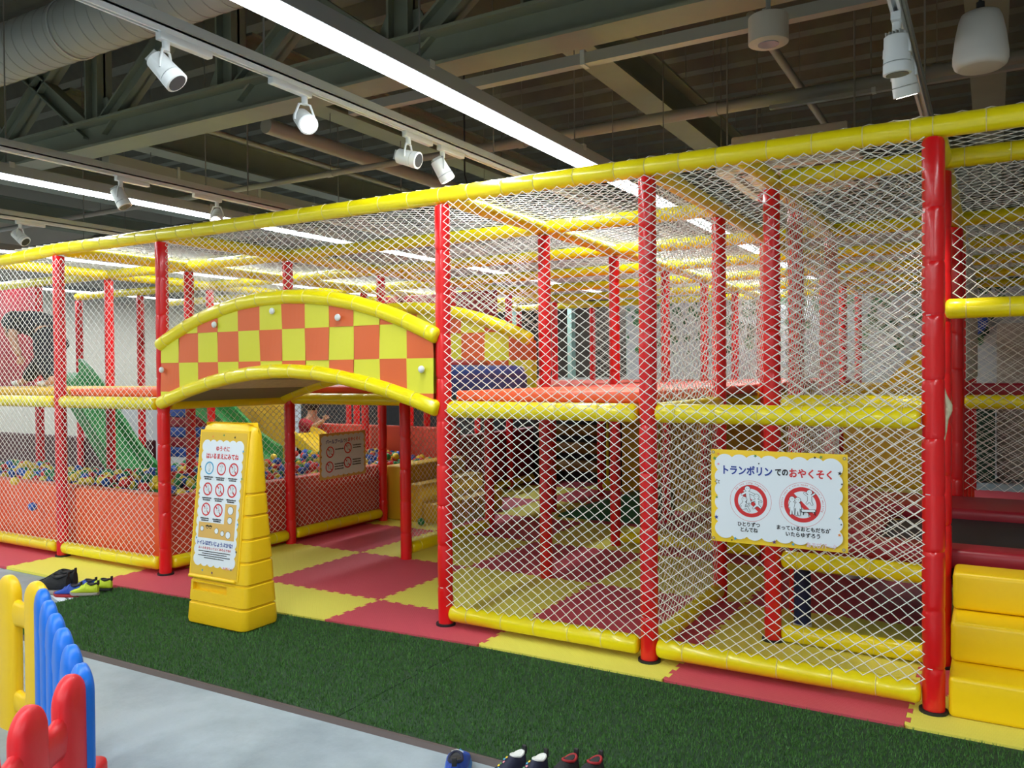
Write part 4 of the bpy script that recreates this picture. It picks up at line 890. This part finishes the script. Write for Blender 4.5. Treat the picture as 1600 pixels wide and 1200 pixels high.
pp=thing('floor_notice','white paper notice stuck to the floor under the shoes','notice',(-2.52,-.62,-.02)); F=Flat(lambda u,v,o:(-2.72+u*.93+v*.36,-.66-u*.28+v*.93,-.0185+o))
MB().prism([(0,0),(.34,0),(.34,.2),(0,.2)],lambda u,v,w_:F.fn(u,v,w_+.0003),.001,PAPER).build('sheet',None,pp,0)
F.dashes('print',.17,.15,.26,.02,PRED,1,3); F.dashes('print',.17,.10,.28,.016,INK,1,4); F.dashes('print',.17,.06,.2,.016,INK,1,5); F.build(pp)
shoe('blue running shoe with white laces at the bottom edge, toe to the turf',(1.055,-1.465,-.02),D(119),SBL,SLB,SBD,SWH,.235)
shoe('dark star patterned slip-on shoe, white lining, beside the blue shoe',(1.205,-1.245,-.004),D(252),SBD,SWH,SWH,SWH,.17,kid=True,laces=False,stars=True)
shoe('dark star patterned slip-on shoe, white lining, beside the red trimmed shoes',(1.285,-1.232,-.004),D(255),SBD,SWH,SWH,SWH,.17,kid=True,laces=False,stars=True)
shoe('black shoe with red rim, next to the star shoes',(1.385,-1.195,-.004),D(258),SB,SRD,SRD,SRD,.19,laces=False); shoe('black shoe with red rim, last of the bottom row',(1.465,-1.165,-.004),D(260),SB,SRD,SRD,SRD,.19,laces=False)

# ---------------------------------------------------------------- ceiling equipment
EMIT=mat('led_diffuser',(240,247,255),.5,emit=14)
def led(i,x,y0,y1,label):
    r=thing('led_light_line',label,'light',(x,(y0+y1)/2,LEDZ),'LED light lines')
    MB().box(x-.078,x+.078,y0,y1,LEDZ+.005,LEDZ+.085).build('housing',mat('led_housing_grey',(140,144,144),.5),r,0); MB().box(x-.068,x+.068,y0+.01,y1-.01,LEDZ-.008,LEDZ+.004).build('diffuser',EMIT,r,0)
    y=y0+.9
    while y<y1:
        h=MB().cyl((x,y,LEDZ+.075),(x,y,5.38),.005,6).build('hanger_rod',ROD,r,50); MB().box(x-.082,x+.082,y-.02,y+.02,LEDZ+.06,LEDZ+.10).build('clamp',GRY,h,0); y+=1.82
for i,((x,y0,y1),l) in enumerate(zip(LEDS,('LED light line crossing above the middle of the frame','LED light line above the ball pit','LED light line beyond the ball pit','LED light line over the walkway beside the steps','LED light line along the far side of the hall','short LED light line added behind the viewpoint to light the front'))): led(i,x,y0,y1,l)
TZ=2.905
def track(x,y0,y1,z,label):
    r=thing('light_track',label,'light track',(x,(y0+y1)/2,z),'white light tracks')
    MB().box(x-.03,x+.03,y0,y1,z+.04,z+.085).build('channel',GRY,r,0)
    mb=MB(); mb.box(x-.019,x-.008,y0,y1,z+.005,z+.04); mb.box(x+.008,x+.019,y0,y1,z+.005,z+.04); mb.box(x-.019,x+.019,y0,y1,z+.03,z+.04); mb.build('track_profile',WHT,r,0)
    y=y0+.6
    while y<y1: MB().cyl((x,y,z+.085),(x,y,5.38),.005,6).build('hanger_rod',ROD,r,50); y+=2.2
track(-.52,-8,9,TZ,'white light track with four spots above the arch'); track(-3.08,-8,9,TZ,'white light track with two spots above the ball pit'); track(-5.5,-8,9,TZ,'white light track at the far side, one spot in view'); track(2.31,-8,1.6,TZ-.1,'white light track above the trampoline with two spots')
LENS=mat('spot_lens',(255,250,238),.3,emit=6)
def spot(x,y,z,aim,label,lit=True,boxdir=1,power=1.0):
    """hangs from the track at x,y; aim = direction of the beam"""
    r=thing('track_spotlight',label,'spotlight',(x,y,z),'white track spotlights'); a=Vector(aim).normalized()
    b0,b1=(y-.04,y+.24) if boxdir>0 else (y-.24,y+.04)
    MB().rbox(x-.019,x+.019,b0,b1,z-.028,z+.006,.004,2).build('driver_box',WHT,r,40)
    MB().cyl((x,y,z-.028),(x,y,z-.07),.017,12).build('swivel',WHT,r,50)
    c=Vector((x,y,z-.155)); side=a.cross(Vector((0,0,1))); side=(side if side.length>.05 else Vector((1,0,0))).normalized()
    for s_ in (-1,1): MB().tube([Vector((x,y,z-.065)),Vector((x,y,z-.07))+side*(.03*s_),c+side*(.05*s_)+Vector((0,0,.03)),c+side*(.052*s_)],.0065,8).build('yoke_arm',WHT,r,50)
    p0=c-a*.075; p1=c+a*.075
    MB().tube([p0,p0+a*.004,c,p1-a*.045],[.040,.046,.049,.051],20).build('lamp_body',WHT,r,40)
    MB().tube([p1-a*.043,p1-a*.040,p1-a*.002,p1],[.048,.052,.053,.050],20).build('bezel_ring',WHT,r,40)
    MB().tube([p1+a*.0005,p1+a*.002],[.042,.042],20).build('lens',LENS if lit else mat('dark_lens',(60,60,62),.2),r,40)
    for k in range(5):
        q=p0-a*.001+side*(-.028+.014*k); u_=side.cross(a); MB().add([q-u_*.03-side*.002,q+u_*.03-side*.002,q+u_*.03-side*.002-a*.014,q-u_*.03-side*.002-a*.014,q-u_*.03+side*.002,q+u_*.03+side*.002,q+u_*.03+side*.002-a*.014,q-u_*.03+side*.002-a*.014],[(0,1,2,3),(7,6,5,4),(0,4,5,1),(1,5,6,2),(2,6,7,3),(3,7,4,0)]).build('heat_fin',GRY,r,0)
    if lit: lamp_spot(p1+a*.02,a,power)
spot(-.52,-1.37,TZ,(.62,.28,-.75),'white track spotlight, largest one, aimed down, nearest the LED line',False)
spot(-.52,-.52,TZ,(.75,-.42,-.52),'white track spotlight shining towards the camera, second on the arch track',True,-1,.5)
spot(-.52,.38,TZ,(.88,.12,-.28),'white track spotlight turned sideways, third on the arch track',False)
spot(-.52,.75,TZ,(.35,.35,-.85),'white track spotlight pointing steeply down, last on the arch track',True,1,.7)
spot(-3.08,.16,TZ,(.4,.2,-.85),'white track spotlight hanging before the LED line above the pit',False)
spot(-3.08,1.06,TZ,(.5,-.6,-.6),'white track spotlight, lit, at the end of the pit LED line',True,-1,.6)
spot(-5.5,.75,TZ,(.7,.25,-.6),'white track spotlight far off before the pale wall',False)
spot(2.31,-.16,TZ-.1,(.02,.05,-1),'white track spotlight with visible cooling fins above the tall post',False)
spot(2.31,.14,TZ-.1,(.12,.3,-.95),'bright white track spotlight tucked behind the finned one',True,1,1.4)
# pendant speaker, can lamp
ps=thing('pendant_speaker','white bell shaped pendant loudspeaker hanging above the steps','speaker',(2.594,.20,2.62)); prof=[(0,.03),(.002,.085),(.012,.098),(.03,.104),(.06,.104),(.14,.094),(.20,.082),(.225,.072),(.235,.05),(.237,.01)]
MB().tube([(2.594,.20,2.655+z) for z,_ in prof],[q for _,q in prof],28).build('shell',mat('speaker_white',(196,192,184),.5),ps,50); MB().tube([(2.594,.20,2.653),(2.594,.20,2.656)],[.07,.084],28).build('grille',mat('speaker_grille',(186,182,174),.6),ps,50)
MB().cyl((2.594,.20,2.89),(2.594,.20,5.38),.006,8).build('hanging_cable',BLK,ps,50); MB().cyl((2.594,.20,2.89),(2.594,.20,2.93),.016,10).build('cable_gland',BLK,ps,50)
cl=thing('ceiling_can','pale cylindrical ceiling can below the cable tray','ceiling can',(1.69,.37,3.0)); MB().tube([(1.69,.37,3.0),(1.69,.37,3.005),(1.69,.37,3.13),(1.69,.37,3.135)],[.085,.095,.095,.088],26).build('housing',mat('can_white',(176,166,150),.5),cl,50); MB().cyl((1.69,.37,2.997),(1.69,.37,3.002),.05,20,mat('can_lens',(120,130,140),.15)).build('lens',None,cl,50); MB().cyl((1.69,.37,3.13),(1.69,.37,5.38),.012,8).build('stem',PIPE,cl,50)
# duct, pipes, tray
du=thing('spiral_duct','large round spiral air duct crossing below the roof','duct',(-2,.14,3.9)); pts=[];rad=[]; x=-9
while x<1.4:
    for dx,q in ((0,1),(.004,1.02),(.012,1.02),(.016,1)): pts.append((x+dx,.14,4.13)); rad.append(.22*q)
    x+=.14
MB().tube(pts,rad,32).build('duct_tube',DUCT,du,30)
for x in (-8.4,-6,-3.6,-1.2,.9): MB().tube([(x,.14+.226*math.cos(2*PI*k/28),4.13+.226*math.sin(2*PI*k/28)) for k in range(28)],.008,6,closed=True).build('hanging_band',GRY,du,40)
def pipe(p0,p1,r,label,name='pipe',n=14,collars=()):
    rt_=thing(name,label,'pipe',(Vector(p0)+Vector(p1))/2,'pipes under the roof'); MB().cyl(p0,p1,r,n).build('pipe_run',PIPE,rt_,50); d=(Vector(p1)-Vector(p0))
    for t in collars: c=Vector(p0)+d*t; e=d.normalized()*.04; MB().cyl(c-e,c+e,r*1.18,n).build('coupling',PIPE,rt_,50); MB().cyl(c+Vector((0,0,r)),(c.x,c.y,5.38),.004,6).build('hanger_rod',ROD,rt_,50)
pipe((-2.6,3.72,3.8),(7.5,3.72,3.8),.055,'long round pipe running along the hall above the trampoline','pipe',16,(.1,.3,.48,.7))
pipe((-2.9,1.45,3.6),(-2.9,13.5,3.6),.07,'thick round pipe running into the depth above the bridge','pipe',16,(.3,.5,.7))
pipe((-4.55,1.45,4.0),(-4.55,13.5,4.0),.03,'thin pipe running into the depth above the ball pit','pipe',10,(.45,.6))
pipe((-12.5,2.45,3.4),(-1.4,2.45,3.4),.03,'thin cross pipe below the beams above the ball pit','pipe',10,(.3,.6,.85))
pipe((.87,3.3,4.4),(.87,13.5,4.4),.04,'slim pipe running into the depth behind the ceiling can','pipe',10,(.2,))
pipe((-12.8,4.6,3.55),(-6,4.6,3.55),.16,'fat pale duct pipe near the far wall','pipe',18,(.4,))
pipe((-12.8,7.75,3.3),(-3.5,7.75,3.3),.05,'distant cross pipe beyond the ball pit','pipe',10,(.3,.7))
def tray(p0,p1,w,h,label):
    r=thing('cable_tray',label,'cable tray',(Vector(p0)+Vector(p1))/2,'cable trays'); p0,p1=Vector(p0),Vector(p1); d=(p1-p0).normalized(); s_=d.cross(Vector((0,0,1))).normalized()*(w/2)
    def bx(a,b,ex,m,nm): 
        s2=s_*ex; hh=h*ex; MB().add([a-s2-Vector((0,0,(hh-h)/2)),a+s2-Vector((0,0,(hh-h)/2)),a+s2+Vector((0,0,hh)),a-s2+Vector((0,0,hh)),b-s2-Vector((0,0,(hh-h)/2)),b+s2-Vector((0,0,(hh-h)/2)),b+s2+Vector((0,0,hh)),b-s2+Vector((0,0,hh))],[(0,1,2,3),(7,6,5,4),(0,4,5,1),(1,5,6,2),(2,6,7,3),(3,7,4,0)]).build(nm,m,r,0)
    bx(p0,p1,1,PIPE,'tray_run'); L=(p1-p0).length; k=.8
    while k<L-.2: bx(p0+d*k,p0+d*(k+.03),1.25,GRY,'clamp'); k+=1.15
tray((-1.6,1.09,3.38),(7.5,1.09,3.38),.07,.07,'straight cable tray just under the truss chord'); tray((-5.12,1.4,3.55),(-5.12,13,3.55),.12,.1,'pale channel running into the depth above the ball pit'); tray((1.0,3.42,3.62),(7.4,3.42,3.62),.05,.03,'slim tray behind the pendant speaker')
ac=thing('ceiling_cassette','beige ceiling air conditioner hanging above the roof net','air conditioner',(1.15,3.6,3.1)); ACM=mat('ac_beige',(166,156,142),.55)
MB().rbox(.78,1.68,3.0,4.1,3.06,3.32,.02,2).build('body',ACM,ac,40); MB().rbox(.68,1.78,2.9,4.2,3.01,3.07,.015,2).build('face_panel',mat('ac_white',(206,202,194),.5),ac,40)
for x0,x1,y0,y1 in ((.81,1.65,3.0,3.06),(.81,1.65,4.04,4.10),(.78,.84,3.1,4.0),(1.62,1.68,3.1,4.0)): MB().box(x0,x1,y0,y1,3.004,3.012).build('air_slot',mat('slot_dark',(70,68,64),.6),ac,0)
MB().box(.96,1.50,3.25,3.85,3.003,3.012).build('intake_grille',mat('grille_grey',(170,168,162),.6),ac,0)
for x in (.74,1.72):
    for y in (3.05,4.05): MB().cyl((x,y,3.2),(x,y,5.38),.007,6).build('hanger_rod',ROD,ac,50)
for k,(x,y) in enumerate(((-1.3,4.6),(-.9,5.2))):
    r=thing('wire_bracket','small dark hanger bracket with a wire, %s from the near beam'%ORD[k],'bracket',(x,y,4.4),'wire brackets'); MB().box(x-.14,x+.14,y-.02,y+.02,4.95,5.0).build('bar',GRY,r,0); MB().cyl((x,y,3.0),(x,y,5.38),.004,6).build('wire',ROD,r,50)
sd=thing('smoke_detector','small white round detector beside the depth beam','detector',(-.95,4.7,4.7)); MB().tube([(-.95,4.7,4.78),(-.95,4.7,4.83),(-.95,4.7,4.86)],[.04,.06,.06],18).build('cover',WHT,sd,50); MB().cyl((-.95,4.7,4.86),(-.95,4.7,5.38),.012,8).build('stem',PIPE,sd,50)
cb=thing('hanging_plug','black cable with a plug hanging behind the sideways spotlight','cable',(-1.5,2.5,2.9)); MB().tube([(-1.5,2.5,5.38),(-1.5,2.5,3.2),(-1.47,2.5,3.1),(-1.49,2.5,3.0)],.008,8).build('cord',BLK,cb,50); MB().rbox(-1.55,-1.40,2.46,2.54,2.9,3.0,.01,2).build('plug',GRY,cb,40)

# ---------------------------------------------------------------- people
def skin_body(name,verts,edges,radii,m,parent,sub=2):
    me=bpy.data.meshes.new(name); me.from_pydata(verts,edges,[]); o=bpy.data.objects.new(name,me); COL.objects.link(o)
    md=o.modifiers.new('skin','SKIN'); md.use_smooth_shade=True
    for v,r in zip(me.skin_vertices[0].data,radii): v.radius=(r,r) if not isinstance(r,tuple) else r
    me.skin_vertices[0].data[0].use_root=True
    sb=o.modifiers.new('sub','SUBSURF'); sb.levels=sub; sb.render_levels=sub
    bpy.context.view_layer.update(); me2=bpy.data.meshes.new_from_object(o.evaluated_get(bpy.context.evaluated_depsgraph_get())); bpy.data.objects.remove(o); bpy.data.meshes.remove(me)
    me2.name=name; me2.shade_smooth(); me2.materials.clear(); me2.materials.append(m); o=bpy.data.objects.new(name,me2); COL.objects.link(o); o.parent=parent; return o
SKIN=mat('skin',(196,146,118),.6); HAIR=mat('black_hair',(22,20,20),.6); JEAN=mat('black_trousers',(24,26,36),.8); SHIRT=mat('grey_black_shirt',(44,48,56),.8,var=.3,vscale=9)
def hand(parent,p,d,m,size=.075):
    p=Vector(p); d=Vector(d).normalized(); s_=d.orthogonal().normalized(); V=[p,p+d*size*.5]; E_=[(0,1)]; Rr=[.018,.024]
    for k in range(4):
        o_=s_*(-.021+.014*k); ln=(.8,.95,.9,.7)[k]; b=len(V); V += [p+d*size*.62+o_, p+d*size*(.62+.3*ln)+o_*1.1, p+d*size*(.62+.55*ln)+o_*1.1+d.cross(s_)*.012]; E_ += [(1,b),(b,b+1),(b+1,b+2)]; Rr += [.009,.0085,.007]
    b=len(V); V += [p+d*size*.25-s_*.03,p+d*size*.55-s_*.045]; E_ += [(0,b),(b,b+1)]; Rr += [.010,.008]
    return skin_body('hand',V,E_,Rr,m,parent,1)
# bending person on the upper deck: hips up, head low towards the cropped edge
P=thing('person','person with black hair and black trousers bending over on the upper deck','person',(0,0,0)); y=.85
V=[(-5.22,y,1.74),(-5.33,y,1.88),(-5.50,y,1.98),(-5.61,y,1.97),(-5.72,y,1.93),(-5.82,y,1.87),
   (-5.17,y-.08,1.70),(-5.12,y-.10,1.51),(-4.99,y-.10,1.35),(-5.10,y-.12,1.335),
   (-5.20,y+.08,1.70),(-5.50,y+.10,1.56),(-5.82,y+.10,1.36),(-5.94,y+.10,1.335),
   (-5.55,y-.16,1.92),(-5.50,y-.18,1.74),(-5.42,y-.17,1.60),
   (-5.55,y+.15,1.92),(-5.66,y+.17,1.74),(-5.72,y+.16,1.58)]
E_=[(0,1),(1,2),(2,3),(3,4),(4,5),(0,6),(6,7),(7,8),(8,9),(0,10),(10,11),(11,12),(12,13),(2,14),(14,15),(15,16),(2,17),(17,18),(18,19)]
Rr=[.09,.09,.09,.055,.09,.085,.07,.05,.036,.03,.07,.05,.036,.03,.045,.040,.030,.045,.040,.030]
skin_body('body',V,E_,Rr,SKIN,P)
skin_body('trousers',[V[0],V[6],V[7],(-5.01,y-.10,1.375),V[10],V[11],(-5.79,y+.10,1.38),(-5.28,y,1.81)],[(0,1),(1,2),(2,3),(0,4),(4,5),(5,6),(0,7)],[.145,.115,.088,.066,.115,.088,.066,.135],JEAN,P)
skin_body('shirt',[(-5.27,y,1.82),(-5.36,y,1.90),V[2],(-5.58,y,1.975),V[14],(-5.525,y-.17,1.83),V[17],(-5.61,y+.16,1.83)],[(0,1),(1,2),(2,3),(2,4),(4,5),(2,6),(6,7)],[.145,.15,.15,.095,.09,.068,.09,.068],SHIRT,P)
MB().sphere((-5.79,y,1.94),.122,18,m=HAIR,sc=(1.1,.98,.98)).build('hair',None,P,60)
MB().sphere((-5.88,y-.035,1.82),.03,10,m=SKIN,sc=(.7,.7,1)).build('nose',None,P,60)
for s_ in (-1,1): MB().sphere((-5.905,y+.032*s_,1.855),.011,8,m=INK).build('eye',None,P,60)
MB().sphere((-5.77,y-.11,1.87),.022,10,m=SKIN,sc=(1,.4,1.3)).build('ear',None,P,60)
hand(P,V[16],(.15,0,-1),SKIN); hand(P,V[19],(-.15,0,-1),SKIN)
for s_,c in ((0,V[9]),(1,V[13])): MB().sphere((c[0]-.03,c[1],1.335),.045,12,m=SWH,sc=(1.7,.85,.62)).build('sock',None,P,60)
# child in red behind the pit
P=thing('person','child in a red top crouching behind the ball pool banner','person',(0,0,0)); y=3.56; RTOP=mat('red_shirt',(170,26,46),.8)
V=[(-4.52,y,0.57),(-4.48,y,0.73),(-4.44,y,0.85),(-4.42,y,0.93),(-4.41,y,1.00),(-4.47,y-.07,0.55),(-4.28,y-.09,0.61),(-4.26,y-.09,0.42),(-4.47,y+.07,0.55),(-4.32,y+.09,0.61),(-4.30,y+.09,0.42),(-4.44,y-.12,0.83),(-4.26,y-.13,0.79),(-4.12,y-.1,0.87),(-4.44,y+.12,0.83),(-4.62,y+.12,0.71),(-4.72,y+.1,0.61)]
E_=[(0,1),(1,2),(2,3),(3,4),(0,5),(5,6),(6,7),(0,8),(8,9),(9,10),(2,11),(11,12),(12,13),(2,14),(14,15),(15,16)]
skin_body('body',V,E_,[.085,.085,.08,.042,.072,.06,.045,.034,.06,.045,.034,.042,.032,.024,.042,.032,.024],SKIN,P)
skin_body('red_top',[V[0],V[1],V[2],V[11],V[12],V[14],V[15]],[(0,1),(1,2),(2,3),(3,4),(2,5),(5,6)],[.105,.105,.095,.06,.05,.06,.05],RTOP,P); skin_body('trousers',[V[0],V[5],V[6],V[7],V[8],V[9],V[10]],[(0,1),(1,2),(2,3),(0,4),(4,5),(5,6)],[.1,.075,.06,.045,.075,.06,.045],JEAN,P)
MB().sphere((-4.42,y+.01,1.04),.095,16,m=HAIR,sc=(1,1,.9)).build('hair',None,P,60); hand(P,V[13],(.6,0,.6),SKIN,.055); hand(P,V[16],(-.5,0,-.7),SKIN,.055)
